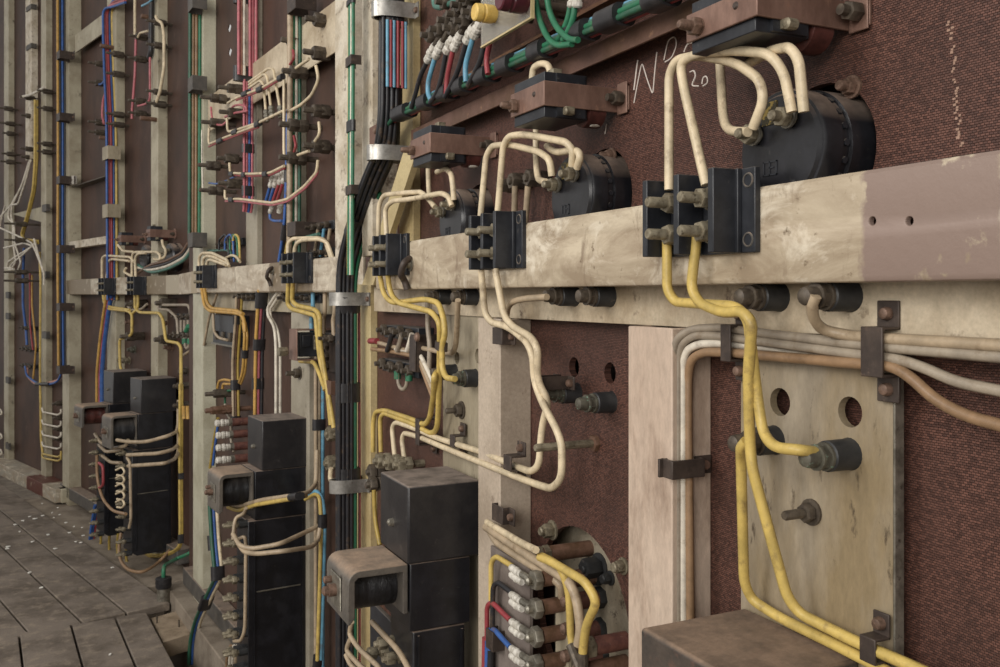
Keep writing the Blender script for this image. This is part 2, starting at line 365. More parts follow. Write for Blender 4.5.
def strapclip(g, px, py, d, label, w=.022, h=.05, lug=.02, prot=.014, vert=True, screws=(1, 1), mt=None, group='dark cable clips', name='cable_clip', smat=None, dback=None):
    """saddle clip: raised body over the cables, a lug with a screw at one or both ends. d: board side plane"""
    p = g.at(px, py, d - prot); p[0] = d; s, z = p[1], p[2]; mt = mt or M_CLIP
    t = thing(name, label, 'clip', g, p, group)
    th = .003
    m = MB(g); e0, e1 = h / 2, h / 2
    def bx(d0, d1, a0, a1, b0, b1):   # a along the strap, b across
        m.box(d0, d1, s + b0, s + b1, z + a0, z + a1) if vert else m.box(d0, d1, s + a0, s + a1, z + b0, z + b1)
    bx(d - prot, d - prot + th, -h / 2, h / 2, -w / 2, w / 2)
    for sg, k in ((1, 0), (-1, 1)):
        q = sorted((sg * h / 2, sg * (h / 2 - th))); bx(d - prot + th * .5, d, q[0], q[1], -w / 2, w / 2)
        if screws[k]: q = sorted((sg * (h / 2 - th), sg * (h / 2 + lug))); bx(d - th, d, q[0], q[1], -w / 2, w / 2)
    sp = [(s, z + h / 2 + lug * .5), (s, z - h / 2 - lug * .5)] if vert else [(s + h / 2 + lug * .5, z), (s - h / 2 - lug * .5, z)]
    obj('strap', m, mt, t, bev=.001)
    for k, (a, b) in enumerate(sp):
        if screws[k]:
            obj('screw', MB(g).lathe((d - th - .008, a, b), (1, 0, 0), [(0, .003), (.001, .0055), (.004, .0068), (.009, .0068)], 12), smat or M_RUST, t)
    return t
def terminal_block(g, px, py0, py1, label, pitch=.058, n=2, h=None, depth=.036, fl=.032):
    """moulded barrier block on the rail face: base, n+1 barriers, two bolts in each bay. px: right end of the flange"""
    d0 = -.008; s0 = g.S(px, d0); zt = g.Z(px, py0, d0); zb = g.Z(px, py1, d0); zc = (zt + zb) / 2; hh = (zt - zb) / 2
    t = thing('terminal_block', label, 'terminal block', g, (0, s0, zb), 'black terminal blocks along the rail')
    S1 = s0 + fl + n * pitch + .010
    m = MB(g).box(d0, 0, s0, S1 + .006, zb, zt)
    b = obj('base', m, M_BAKE, t, bev=.001)
    k = MB(g)
    for zz in (zc + hh * .7, zc - hh * .7):
        k.cyl((d0 - .004, s0 + fl * .42, zz), (d0 + .004, s0 + fl * .42, zz), .0062, 16)
        e = MB(g).lathe((d0 - .0012, s0 + fl * .42, zz), (1, 0, 0), [(0.0008, .0063), (0, .0066), (0, .0080), (.0012, .0086)], 16, caps=False); obj('hole_rim', e, M_DARKG, t)
    cut(b, k)
    st = MB(g).box(d0 - .006, d0, s0 + fl * .82, s0 + fl + .001, zb, zt); obj('rib', st, M_BAKE, t, bev=.001)
    for i in range(n + 1):
        a = s0 + fl + i * pitch
        obj('barrier', MB(g).box(d0 - depth, d0, a, a + .010, zb, zt), M_BAKE, t, bev=.0012)
    for i in range(n):
        a = s0 + fl + .005 + (i + .5) * pitch
        for zz in (zc + hh * .36, zc - hh * .45):
            q = obj('terminal_bolt', MB(g).lathe((d0 - depth - .018, a, zz), (1, 0, 0), [(0, .0055), (.002, .0068), (depth + .018, .0068)], 10), M_BOLT, t)
            obj('nut', MB(g).hexnut((d0 - depth + .008, a, zz), (1, 0, 0), .014, .0125), M_BOLT, q)
            obj('washer', MB(g).cyl((d0 - depth + .024, a, zz), (d0 - depth + .028, a, zz), .014, 14), M_BOLT, q)
    return t
def meter(g, px, py, label, r=.070, df=.03, dp=.09, detail=True):
    """drum-shaped back of a meter standing out through the board; px,py: centre of its rear face"""
    c = g.at(px, py, df); s, z = c[1], c[2]
    t = thing('meter_drum', label, 'meter', g, (dp, s, z - r), 'black meter drums behind the rail')
    L = dp - df
    obj('case', MB(g).lathe((df, s, z), (1, 0, 0), [(0, r * .95), (.003, r * .98), (L * .42, r * .98), (L * .43, r * .94), (L * .6, r * .94), (L * .62, r * 1.0), (L + .03, r * 1.0)], 48), M_BLACK, t)
    ring = MB(g)
    for i in range(22):
        a = 2 * math.pi * i / 22
        ring.cyl((df + L * .51, s + math.cos(a) * r * .9, z + math.sin(a) * r * .9), (df + L * .51, s + math.cos(a) * r * .975, z + math.sin(a) * r * .975), .004, 6)
    obj('slotted_ring', ring, M_BAKE, t)
    k = MB(g)
    obj('cover_plate', MB(g).lathe((df - .004, s, z), (1, 0, 0), [(0, r * .86), (.004, r * .9)], 40), M_BLACK, t)
    for (a, b) in ((-r * .30, r * .46), (r * .50, r * .30)):
        q = obj('terminal', MB(g).lathe((df - .034, s + a, z + b), (1, 0, 0), [(0, .0045), (.002, .006), (.014, .006), (.0142, .009), (.034, .009)], 12), M_BOLT, t)
        obj('nut', MB(g).hexnut((df - .022, s + a, z + b), (1, 0, 0), .009, .0115), M_BOLT, q)
        obj('washer', MB(g).cyl((df - .011, s + a, z + b), (df - .008, s + a, z + b), .0125, 14), M_STEEL, q)
    if detail:
        obj('nameplate', MB(g).box(df - .0055, df - .004, s + r * .02, s + r * .36, z + r * .42, z + r * .8), M_BRASSP, t)
        m = MB(g)   # raised maker's mark: a small square frame with a bar
        y0, y1, q0, q1 = s + r * .02, s + r * .34, z - r * .42, z - r * .18
        w = .0015
        for bx in ((y0, y1, q0, q0 + w), (y0, y1, q1 - w, q1), (y0, y0 + w, q0, q1), (y1 - w, y1, q0, q1), (y0 + .005, y1 - .005, (q0 + q1) / 2, (q0 + q1) / 2 + w), ((y0 + y1) / 2, (y0 + y1) / 2 + w, q0, q1)):
            m.box(df - .0052, df - .004, *bx)
        obj('raised_mark', m, M_BAKE, t)
    for a in (.35, -.35):
        obj('screw_hole', MB(g).cyl((df - .005, s + a * r, z - r * .6), (df - .0035, s + a * r, z - r * .6), .0035, 12), M_RUBBER, t)
    return t
def fuse_bracket(g, px, y0, y1, label, df=-.045, dp=.09, sl=.112, small=False):
    """copper strap bent round a pair of black moulded blocks, bolted to the board"""
    s = g.S(px, df); zt = g.Z(px, y0, df); zb = g.Z(px, y1, df); h = zt - zb; th = .004
    t = thing('fuse_bracket', label, 'bracket', g, (dp, s, zb), 'copper brackets above the meters')
    o = [(df, s), (df, s + sl), (df + th, s + sl), (df + th, s + th), (dp - th, s + th), (dp - th, s + .004), (dp - th, s - .028), (dp, s - .028), (dp, s + th * 2), (dp - .001, s), ]
    o = [(df, s), (df, s + sl), (df + th, s + sl), (df + th, s + th), (dp, s + th), (dp, s - .026), (dp - th, s - .026), (dp - th, s)]
    obj('strap', MB(g).prism(o, 2, zb, zt), M_BRASS, t, bev=.0012)
    obj('foot_plate', MB(g).box(dp - .007, dp - .004, s - .026, s, zb - h * .12, zt + h * .18), M_BRASS, t, bev=.001)
    obj('foot_nut', MB(g).hexnut((dp - .024, s - .014, (zt + zb) / 2), (1, 0, 0), .016, .011), M_DKBOLT, t)
    obj('foot_stud', MB(g).cyl((dp - .034, s - .014, (zt + zb) / 2), (dp - .02, s - .014, (zt + zb) / 2), .006, 10), M_DKBOLT, t)
    q = obj('front_bolt', MB(g).lathe((df - .028, s + sl * .8, zb + h * .4), (1, 0, 0), [(0, .004), (.004, .006), (.026, .006), (.026, .010), (.028, .010)], 12), M_RUST, t)
    obj('nut', MB(g).hexnut((df - .012, s + sl * .8, zb + h * .4), (1, 0, 0), .010, .0105), M_RUST, q)
    obj('rivet', MB(g).lathe((df - .002, s + sl * .28, zb + h * .6), (1, 0, 0), [(0, .003), (.002, .0045)], 10), M_CLIP, t)
    dk = df + th + .075
    for nm, a, b in (('upper_block', zt - h * .1, zt + h * .42), ('lower_block', zb - h * .42, zb + h * .1)):
        u = obj(nm, MB(g).box(df + th + .001, dk, s + .008, s + sl - .004, a, b), M_BAKE, t, bev=.001)
        k = MB(g)
        for f in (.3, .6, .85):
            k.box(df, df + .014, s + sl * f, s + sl * f + .007, b - h * .16 if nm[0] == 'u' else a - .002, b + .01 if nm[0] == 'u' else a + h * .14)
            k.cyl((df, s + sl * f - .009, (a + b) / 2), (df + .012, s + sl * f - .009, (a + b) / 2), .003, 8)
        cut(u, k)
        st = MB(g).box(df + th + .02, dk - .006, s + .003, s + .008, a + h * .04, b - h * .04); obj('ridge', st, M_BAKE, u)
    obj('lower_contact', MB(g).box(df + th + .03, df + th + .046, s - .006, s + .012, zb - h * .3, zb + h * .02), M_BOLT, t, bev=.001)
    obj('contact_screw', MB(g).lathe((df + th + .026, s - .008, zb - h * .2), (1, 0, 0), [(0, .003), (.002, .006), (.014, .006)], 10), M_BOLT, t)
    obj('upper_contact', MB(g).box(df + th + .018, df + th + .034, s + .012, s + .03, zt + h * .2, zt + h * .62), M_BOLT, t, bev=.001)
    obj('coil', MB(g).lathe((dk + .003, s + .03, zb + h * .12), (1, 0, 0), [(0, .022), (.002, .026), (.03, .026), (.032, .02)], 24), M_COILR, t)
    if not small:
        obj('highlight_bead', MB(g).lathe((dk + .012, s + .022, zb - h * .42), (1, 0, 0), [(0, .002), (.002, .0055), (.012, .006), (.02, .004)], 14), M_FERR, t)  # white bead put in as the bright highlight under the dark red coil
    return t
def relay(g, px, y0, y1, label, df=-.096, db=.055, sl=.168, yoke=True, ycols=None, case=None, body_h=.13, pts=None, coilm=None, nterm=0, cpx=None, bpx=None, ypx=None, yz=None):
    """enclosed relay: dust cover box, body box under it, iron yoke with a taped coil standing out in front"""
    s = g.S(px, df); zt = g.Z(px, y0, df); zb = g.Z(px, y1, df); h = zt - zb
    base = zb - body_h - (case or 0)
    t = thing('relay_unit', label, 'relay', g, (db, s, base), 'black relay units along the board')
    obj('dust_cover', MB(g).box(df, db, s, s + sl, zb, zt), M_DUSTC, t, bev=.004)
    obj('cover_screw', MB(g).lathe((df - .012, s + sl * .52, zb + h * .42), (1, 0, 0), [(0, .003), (.003, .007), (.009, .008), (.0125, .0085)], 12), M_STEEL, t)
    b0 = df + .006 if bpx is None else g.D(bpx, s + .004)
    obj('body', MB(g).box(b0, db - .02, s + .004, s + sl - .01, zb - body_h, zb - .0005), M_BLACK, t, bev=.002)
    if yoke:
        yl, ya = (.145, .1) if yz is None else yz   # reach, height
        d0, d1 = (b0 - yl if ypx is None else g.D(ypx, s + .01)), b0 - .002
        zt2 = zb - .002; zb2 = zt2 - ya; w = .014; s0, s1 = s + .01, s + sl - .006
        rr = .024
        o = [(d0 + rr - rr * math.cos(a_ * math.pi / 10), zt2 - rr + rr * math.sin(a_ * math.pi / 10)) for a_ in range(6)] + [(d1, zt2), (d1, zb2 + .005), (d1 - w * .7, zb2 + .005), (d1 - w * .7, zt2 - w), (d0 + w + .006, zt2 - w), (d0 + w, zt2 - w - .006), (d0 + w, zb2 + .012), (d0 + w * .3, zb2), (d0, zb2)]
        m = MB(g); n = len(o)
        vs = [(q[0], s0, q[1]) for q in o] + [(q[0], s1, q[1]) for q in o]
        m.add(vs, [tuple(range(n)), tuple(range(n, 2 * n))] + [(i, (i + 1) % n, n + (i + 1) % n, n + i) for i in range(n)])
        y = obj('yoke', m, M_YOKE, t, bev=.004)
        cz_, cs = zt2 - ya * .52, (s0 + s1) / 2
        fp = MB(g).box(d0 - .004, d0, cs - .034, cs + .034, cz_ - .034, cz_ + .030); obj('pole_plate', fp, M_STEEL, y, bev=.002)
        obj('pole_bolt', MB(g).lathe((d0 - .03, cs - .004, cz_), (1, 0, 0), [(0, .005), (.003, .009), (.012, .009), (.0122, .012), (.026, .012)], 14), M_RUST, y)
        obj('side_bolt', MB(g).lathe((d0 - .02, cs + .026, cz_ + .012), (1, 0, 0), [(0, .004), (.002, .007), (.017, .007)], 10), M_RUST, y)
        pr = [(0, ya * .38)]
        k = 9; LL = (d1 - w * .7) - (d0 + w)
        for i in range(k):
            q_ = .408 + .008 * R.random(); pr += [(LL * (i + .06) / k, ya * q_), (LL * (i + .94) / k, ya * (q_ - .002))]
        pr += [(LL, ya * .38)]
        obj('coil', MB(g).lathe((d0 + w, cs - .004, cz_), (1, 0, 0), pr, 36), coilm or M_COIL, t, smooth=50)
    if case:
        c0 = df + .012 if cpx is None else g.D(cpx, s + .006)
        o = [(c0, zb - body_h - .002), (db - .03, zb - body_h - .002), (db - .03, base + .03), (db - .045, base + .008), (db - .07, base), (c0 + .03, base), (c0, base + .02)]
        m = MB(g); n = len(o)
        vs = [(q[0], s + .006, q[1]) for q in o] + [(q[0], s + sl - .03, q[1]) for q in o]
        m.add(vs, [tuple(range(n)), tuple(range(n, 2 * n))] + [(i, (i + 1) % n, n + (i + 1) % n, n + i) for i in range(n)])
        ca = obj('contact_case', m, M_BLACK, t, bev=.003)
        zz = zb - body_h - case * .42
        obj('cover_slot', MB(g).box(c0 + .03, db - .05, s + .003, s + .0062, zz, zz + .004), M_STEEL, ca)
        for f in (.12, .95):
            obj('edge_strip', MB(g).box(c0 + (db - .03 - c0) * f - .004, c0 + (db - .03 - c0) * f, s + .002, s + .006, base + .03, zb - body_h - .01), M_BLACK, ca)
        for i in range(nterm):
            z = zb - body_h - .012 - (case - .03) * i / max(1, nterm - 1)
            for j, sg in enumerate((.022, .085)):
                q = obj('terminal', MB(g).lathe((c0 - .08 + .012 * j, s + sg, z - j * .012), (1, 0, 0), [(0, .005), (.003, .007), (.075, .007)], 8), M_BOLT, t)
                obj('nut', MB(g).hexnut((c0 - .05, s + sg, z - j * .012), (1, 0, 0), .016, .0145), M_BOLT, q)
                obj('collar', MB(g).cyl((c0 - .028, s + sg, z - j * .012), (c0 + .002, s + sg, z - j * .012), .014, 10), M_RUBBER, q)
    return t
M_DUSTC = mat('dusty_black_cover', '#222123', .34, col2='#302e2e', scale=9, dirt='#45413f', dscale=22, dlo=.6, dhi=.75, bump=.08, dust='#84776d', spec=.5)
def saddle(g, px, py, d, label, w, dep, h=.034, lug=.02, mt=None):
    """zinc saddle clamp round a bundle, centre px,py; w half width along the wall"""
    c = g.at(px, py, .02); s, z = c[1], c[2]; c[0] = d; t = thing('saddle_clamp', label, 'clamp', g, c, 'zinc clamps on the main cable bundle')
    o = []; n = 12; th = .003
    outer = [(d + .012, s - w - lug), (d + .012 - th, s - w - lug), (d + .012 - th, s - w - th)]
    for i in range(n + 1):
        a = math.pi * i / n; outer.append((d + .012 - th - abs(math.sin(a)) ** .6 * dep, s - math.cos(a) * (w + th)))
    outer += [(d + .012, s + w + th)]
    inner = []
    for i in range(n, -1, -1):
        a = math.pi * i / n; inner.append((d + .012 - abs(math.sin(a)) ** .6 * (dep - th) , s - math.cos(a) * w))
    obj('band', MB(g).prism(outer + inner, 2, z - h / 2, z + h / 2), mt or M_CLAMP, t, smooth=50)
    obj('screw', MB(g).lathe((d + .002, s - w - lug * .55, z), (1, 0, 0), [(0, .003), (.002, .007), (.008, .0075)], 12), M_RUST, t)
    return t
def ferrule(g, a, b, r, parent, name='ferrule', mt=None):
    """ribbed white end sleeve between local points a, b"""
    v = Vector(b) - Vector(a); L = v.length
    pr = [(0, r * .7), (L * .08, r), (L * .3, r), (L * .34, r * .82), (L * .42, r * .82), (L * .46, r * 1.1), (L * .62, r * 1.1), (L * .66, r * .85), (L * .74, r * .85), (L * .78, r), (L, r * .8)]
    return obj(name, MB(g).lathe(a, v, pr, 10), mt or M_FERR, parent)
# ================================================================== BAY A: the near, right-hand part of the board
g = A
PD = .09            # depth of the brown boards
# --- board
mA = MB(A).box(PD, PD + .012, -2.2, A.S(366, PD), -.1, 4.6)
wallA = obj('wall_right', mA, M_WOVEN, kind='structure')
MET = [(781, 149), (572, 196), (452, 221)]
k = MB(A)
for (x, y) in MET:
    c = A.at(x, y, .03); k.cyl((.05, c[1], c[2]), (.14, c[1], c[2]), .078, 40)
ch = A.at(580, 618, PD); k.cyl((.05, ch[1], ch[2]), (.14, ch[1], ch[2]), .150, 48)
for (x, y) in ((574, 367), (610, 373)):
    c = A.at(x, y, PD); k.cyl((.05, c[1], c[2]), (.14, c[1], c[2]), .017, 14)
cut(wallA, k)
obj('backing_plate', MB(A).box(.135, .14, ch[1] - .16, ch[1] + .17, ch[2] - .3, ch[2] + .17), mat('back_plate', '#8f8675', .5, col2='#7b705e', scale=12, dirt='#4a4034', dscale=50, dlo=.58, dhi=.66), label='grey metal plate seen through the large round hole, carrying brown insulators', cat='plate')
obj('wall_backing_right', MB(A).box(.142, .15, -2.2, A.S(366, PD), -.1, 4.6), M_PANEL, kind='structure')
# --- rail
yb = lambda px: (A.w(A.at(px, 220, 0))).y
m_rail = banded('rail_paint_near', [(yb(985), yb(851), '#8d7a70'), (yb(1200), yb(1040), '#8d7a70')], (0, 1, 0))
def railbox(g, pa, pb, zt0, zt1, zb0, zb1, d1=.05):
    return None
sL = A.S(376, 0)
zt, zb = EYE + .119, EYE + .0125
o = [(0, zb + .006), (0, zt - .004), (.004, zt), (.05, zt), (.05, zt - .006), (.008, zt - .007), (.008, zb + .007), (.05, zb + .006), (.05, zb), (.004, zb)]
m = MB(A); n = len(o); vs = [(q[0], -2.2, q[1]) for q in o] + [(q[0], sL, q[1]) for q in o]
m.add(vs, [tuple(range(n)), tuple(range(n, 2 * n))] + [(i, (i + 1) % n, n + (i + 1) % n, n + i) for i in range(n)])
railA = obj('mounting_rail', m, m_rail, bev=.0015, label='worn cream steel rail nearest the camera, with a bare brown patch and two holes', cat='rail')
k = MB(A)
for (x, y) in ((872, 221), (909, 221)):
    c = A.at(x, y, 0); k.cyl((-.01, c[1], c[2]), (.02, c[1], c[2]), .0042, 14)
cut(railA, k)
railA.data.materials.clear(); railA.data.materials.append(m_rail)
# --- lower beam behind the rail
zB = A.Z(640, 325, .06)
obj('cross_beam', MB(A).box(.06, .07, -2.2, A.S(374, .06), zB, EYE + .02), M_CREAM, bev=.001, label='flat cream crossbeam right below the near rail', cat='beam')
# --- plates with holes
def plate(pl, pr, label, holes, z1, mt, d=.065):
    s1, s0 = A.S(pl, d), A.S(pr, d)
    p = obj('cover_plate', MB(A).box(d, d + .01, s0, s1, -.0, z1), mt, label=label, cat='plate')
    k = MB(A)
    for (x, y, r) in holes:
        c = A.at(x, y, d); k.cyl((d - .02, c[1], c[2]), (d + .03, c[1], c[2]), r, 20)
    cut(p, k); p.data.materials.clear(); p.data.materials.append(mt)
    return p
plate(741, 893, 'ochre stained metal plate with two round holes, right of the tall yellow cables', [(780, 402, .0165), (850, 412, .0165)], zB, M_PLATE)
plate(443, 487, 'grey metal plate with two small holes behind the bent cream cables', [(457, 358, .013), (478, 356, .015)], zB, M_GREY)
obj('plate_edging', MB(A).box(.062, .074, A.S(894, .06), A.S(892, .06), 0, zB - .03), M_STEEL, label='thin grey edge strip along right side of the ochre plate', cat='strip')
# --- uprights
post(A, 628, 672, .026, PD, 0, zB, 'pinkish cream upright carrying four cables, right of the brown recess', mat('cream_post', '#c0ad9b', .55, col2='#b29d8b', scale=5, dirt='#7b6656', dscale=10, dlo=.5, dhi=.75, bump=.2, stretch=(1, 1, .35)))
post(A, 478, 500, .026, PD, 0, zB, 'grey cream upright left of the brown recess with one yellow cable', mat('grey_post', '#b5a694', .55, col2='#9a8b7a', scale=5, dirt='#6a584a', dscale=18, dlo=.6, dhi=.73, bump=.2))
post(A, 357, 370, .068, PD, 0, EYE + .03, 'yellowish cream upright just right of the thick black cable bundle', M_CREAMY if 'M_CREAMY' in globals() else mat('yellow_cream', '#bfae83', .5, col2='#a9956b', scale=4, dirt='#6b5a41', dscale=14, dlo=.62, dhi=.75, bump=.15))
post(A, 399, 413, .07, PD, EYE + .021, 4.6, 'cream upright behind upper end of the black cable bundle', MT['yellow_cream'])
# diagonal brace between the two
a0, a1 = A.at(417, 150, .03), A.at(404, 150, .03); b0, b1 = A.at(373, 285, .03), A.at(362, 285, .03)
mm = MB(A); vs = []
for dd in (.03, .045):
    for q in (a0, a1, b1, b0): vs.append((dd, q[1], q[2]))
mm.add(vs, [(0, 1, 2, 3), (7, 6, 5, 4), (0, 4, 5, 1), (1, 5, 6, 2), (2, 6, 7, 3), (3, 7, 4, 0)])
obj('diagonal_brace', mm, MT['yellow_cream'], label='cream diagonal brace right of the bending black cables', cat='brace')
# --- brown bars above
zb0 = A.Z(640, 44, .05); zt0 = A.Z(640, 22, .05)
obj('shelf_bar', MB(A).prism([(.05, zb0), (.05, zt0), (.09, zt0), (.09, zt0 - .005), (.055, zt0 - .005), (.055, zb0)], 1, -2.2, A.S(411, .05)), M_BROWNBAR, bev=.001, label='brown angle bar running under the upper cable run', cat='bar')
zs = A.Z(601, 0, .04); zs0 = A.Z(419, 101, .04)
obj('shelf_edge', MB(A).box(.04, .09, -2.2, A.S(412, .04), zs - .006, zs), mat('orange_edge', '#7d5b3f', .5, col2='#5f4232', scale=10), label='thin brown ledge above the upper cable run', cat='ledge')
# --- terminal blocks
terminal_block(A, 755, 166, 252, 'largest black terminal block on the rail, nearest the camera', pitch=.063, fl=.026)
terminal_block(A, 522, 210, 268, 'black terminal block on the rail with cream wires, second from the right', pitch=.050, fl=.027)
terminal_block(A, 406.5, 233, 275, 'black terminal block on the rail directly right of the black cable bundle', pitch=.048, fl=.027)
def hook(g, px, py, label):
    p = g.at(px, py, 0); s, z = p[1], p[2]
    t = thing('wire_hook', label, 'hook', g, p)
    obj('bolt_head', MB(g).lathe((-.014, s, z), (1, 0, 0), [(0, .006), (.003, .010), (.010, .011), (.011, .016), (.014, .016)], 14), M_STEEL, t)
    obj('hook', MB(g).tube([(-.004, s - .004, z + .012), (-.022, s - .016, z + .004), (-.026, s - .004, z - .024), (-.012, s + .010, z - .034), (-.006, s + .006, z - .056)], .0075, 8, .02), M_CLIP, t, smooth=60)
hook(A, 411, 264, 'small brown hook with a bright bolt on the near rail, beside the third terminal block')
hook(B, 273, 271, 'small brown hook with a bolt on the middle rail, left of the right terminal block')
# --- meters and brackets
for (x, y), l in zip(MET, ('largest black meter drum behind the near terminal block', 'black meter drum under the middle copper bracket', 'smallest black meter drum on the near wall, under the left copper bracket')):
    meter(A, x, y, l, r=.0675)
fuse_bracket(A, 757, -16, 15, 'copper bracket with black blocks cropped by top edge of picture', sl=.118)
fuse_bracket(A, 544, 80, 105, 'copper bracket with black blocks above the middle meter drum')
fuse_bracket(A, 430, 132, 152, 'copper bracket with black blocks right of the zinc clamp')
for (x, y, l) in ((853, 87, 'rusty bolt at upper right of the largest meter drum'), (612, 156, 'rusty bolt at upper right of the middle meter drum')):
    bolt(A, x, y, PD, l, hl=.009, hr=.0095, sl=.010, shank=.006, mt=M_RUST)
for i, (x, y) in enumerate(((506, 185), (522, 181), (535, 178))):
    pass
stud(A, 497, 516, 186, PD, 'leftmost of the three grey stud terminals left of the middle meter drum', 'stud terminals beside the middle meter', r=.008, nr=.014, at=(.1, .5), mt=M_DKBOLT)
stud(A, 508, 531, 182, PD, 'middle of the three grey stud terminals left of the middle meter drum', 'stud terminals beside the middle meter', r=.008, nr=.016, at=(.1, .45), nl=.024, mt=M_DKBOLT)
stud(A, 524, 549, 179, PD, 'rightmost of the three grey stud terminals left of the middle meter drum', 'stud terminals beside the middle meter', r=.008, nr=.016, at=(.1, .45), nl=.024, mt=M_DKBOLT)
# --- loops of cream wire over the near terminal block
GW = 'looped cream wires above the rail'
cable(A, 'cream wire looping from near terminal block to lower left post of the largest meter', 'cream', [(669, 190, -.02), (669, 75, -.015), (676, 60, -.015), (696, 55, -.01), (736, 62, -.005), (760, 80, .0), (764, 100, .0), (753, 128, .002)], group=GW)
cable(A, 'cream wire looping from near terminal block over to upper post of the largest meter', 'cream', [(706, 185, -.02), (683, 84, -.02), (680, 62, -.02), (698, 53, -.02), (740, 50, -.012), (770, 54, -.008), (784, 72, -.004), (792, 112, .002)], group=GW)
cable(A, 'cream wire bent from the top copper bracket down to the largest meter', 'cream', [(748, 64, .03), (772, 50, .0), (790, 47, -.005), (799, 60, -.002), (804, 112, .004)], group=GW)
cable(A, 'cream wire dropping straight behind the loops to the largest meter', 'cream', [(720, 62, .045), (723, 118, .03), (728, 131, .015), (748, 132, .004)], group=GW)
# T2 loops
cable(A, 'cream wire rising from second terminal block, outer tall loop to middle meter', 'cream', [(497, 222, -.02), (503, 146, -.02), (509, 136, -.02), (524, 134, -.02), (566, 142, -.01), (573, 150, -.005), (572, 166, .0)], group=GW)
cable(A, 'cream wire rising from second terminal block, lower loop to left post of middle meter', 'cream', [(480, 222, -.02), (486, 156, -.015), (492, 146, -.012), (508, 144, -.01), (540, 152, 0), (550, 160, .0), (552, 176, .004)], group=GW)
cable(A, 'short cream wire bent from middle copper bracket to the middle meter', 'cream', [(547, 146, .03), (556, 153, .01), (572, 150, 0), (579, 152, -.0), (580, 158, 0), (577, 168, .003)], group=GW)
cable(A, 'thin cream wire behind the middle loops dropping from copper bracket', 'cream', [(536, 128, .05), (536, 162, .045), (538, 180, .03), (546, 182, .01)], group=GW)
cable(A, 'left of the two short cream wires rising behind the rail left of the middle meter', 'tan', [(514, 228, .055), (515, 186, .05)], group=GW)
cable(A, 'right of the two short cream wires rising behind the rail left of the middle meter', 'tan', [(525, 228, .055), (528, 186, .05)], group=GW)
cable(A, 'small cream wire loop on top of the middle copper bracket', 'cream', [(532, 80, .01), (533, 68, .01), (541, 63, .012), (549, 65, .015), (551, 76, .015)], group=GW)
# T3 loops
cable(A, 'cream wire from third terminal block, upper loop to right post of the smallest meter', 'cream', [(387, 243, -.02), (385, 208, -.02), (392, 201, -.015), (412, 199, -.01), (442, 193, .0), (449, 197, .002), (452, 206, .004)], group=GW)
cable(A, 'cream wire from third terminal block, lower loop to left post of the smallest meter', 'cream', [(378, 243, -.02), (379, 204, -.02), (384, 195, -.015), (400, 193, -.01), (421, 192, .0), (427, 197, .005), (435, 207, .01)], group=GW)
cable(A, 'cream wire bent from left copper bracket down to the smallest meter', 'cream', [(437, 172, .03), (446, 168, .02), (452, 175, .0), (454, 200, .004)], group=GW)
cable(A, 'thin cream wire dropping behind the smallest meter loops', 'cream', [(428, 165, .05), (429, 196, .04), (433, 205, .02)], group=GW)
# --- long yellow cables on the right
GY = 'thick yellow cables at the right'
cable(A, 'yellow cable from near terminal block down to the plate terminal with a green tip', 'yellow', [(667, 235, -.02), (667, 290, -.02), (675, 302, -.015), (700, 304, -.015), (735, 306, -.02), (748, 318, -.02), (757, 395, -.0), (763, 434, 0), (775, 448, -.01), (800, 450, -.008), (820, 453, A.D(820, A.S(861, .065) + .016))], r=.0062, group=GY, R_=.022)
cable(A, 'yellow cable bending under near terminal block then slanting to the bottom clip', 'yellow', [(697, 235, -.02), (691, 288, -.022), (699, 303, -.022), (722, 313, -.025), (742, 311, -.025), (752, 322, -.025), (748, 378, -.012), (750, 445, .0), (752, 468, .0), (787, 597, .03), (800, 614, .04), (856, 642, .045), (925, 672, .045), (1010, 712, .045)], r=.0062, group=GY, R_=.022)
cable(A, 'yellow cable dropping straight from the hidden dark terminal, leftmost at the bottom', 'yellow', [(746, 441, .0), (741, 447, .0), (741, 460, .015), (744, 583, .035), (752, 600, .045), (780, 618, .05), (852, 653, .05), (905, 681, .05), (1010, 732, .05)], r=.0062, group=GY, R_=.022)
# --- four flat cables under the rail at right
GF = 'beige cables clipped below the near rail'
cable(A, 'topmost beige cable dropping from the rightmost black terminal', 'tan', [(816, 296, -.0), (812, 304, .0), (813, 318, .01), (822, 330, .03), (845, 335, .045), (875, 338, .045), (1010, 346, .045)], r=.006, group=GF)
cable(A, 'second beige cable, outermost at the bend onto the pink cream upright', 'grey', [(673, 680, .032), (673, 352, .032), (677, 338, .032), (691, 329, .04), (720, 327, .05), (760, 333, .048), (862, 345, .046), (1010, 358, .046)], r=.0055, group=GF)
cable(A, 'grey cable sagging off to the right edge, third of the flat run', 'grey', [(678, 680, .038), (678, 356, .038), (682, 343, .038), (694, 335, .042), (720, 336, .048), (862, 355, .046), (895, 358, .046), (925, 368, .045), (955, 382, .045), (1010, 393, .045)], r=.0055, group=GF)
cable(A, 'pale grey cable between its neighbours at the bend onto the upright', 'white', [(683, 680, .043), (683, 362, .043), (687, 350, .043), (698, 344, .044), (720, 343, .05), (780, 348, .058), (862, 359, .058)], r=.0055, group=GF)
cable(A, 'brown copper coloured cable, lowest of the flat run, dropping to the right edge', 'copper', [(691, 680, .05), (688, 430, .048), (688, 374, .048), (692, 358, .044), (704, 352, .046), (722, 352, .046), (862, 364, .044), (893, 366, .044), (912, 378, .044), (935, 400, .044), (965, 416, .044), (1010, 428, .044)], r=.006, group=GF)
strapclip(A, 725, 343, .06, 'dark clip on the flat beige cables, left of the ochre plate', w=.018, h=.045, lug=.024, prot=.026, screws=(1, 1))
strapclip(A, 871, 352, .06, 'dark clip on the flat beige cables, right of the two black terminals', w=.027, h=.050, lug=.026, prot=.026)
sP = A.S(672, .026); zP = A.zz(467, .03, sP)
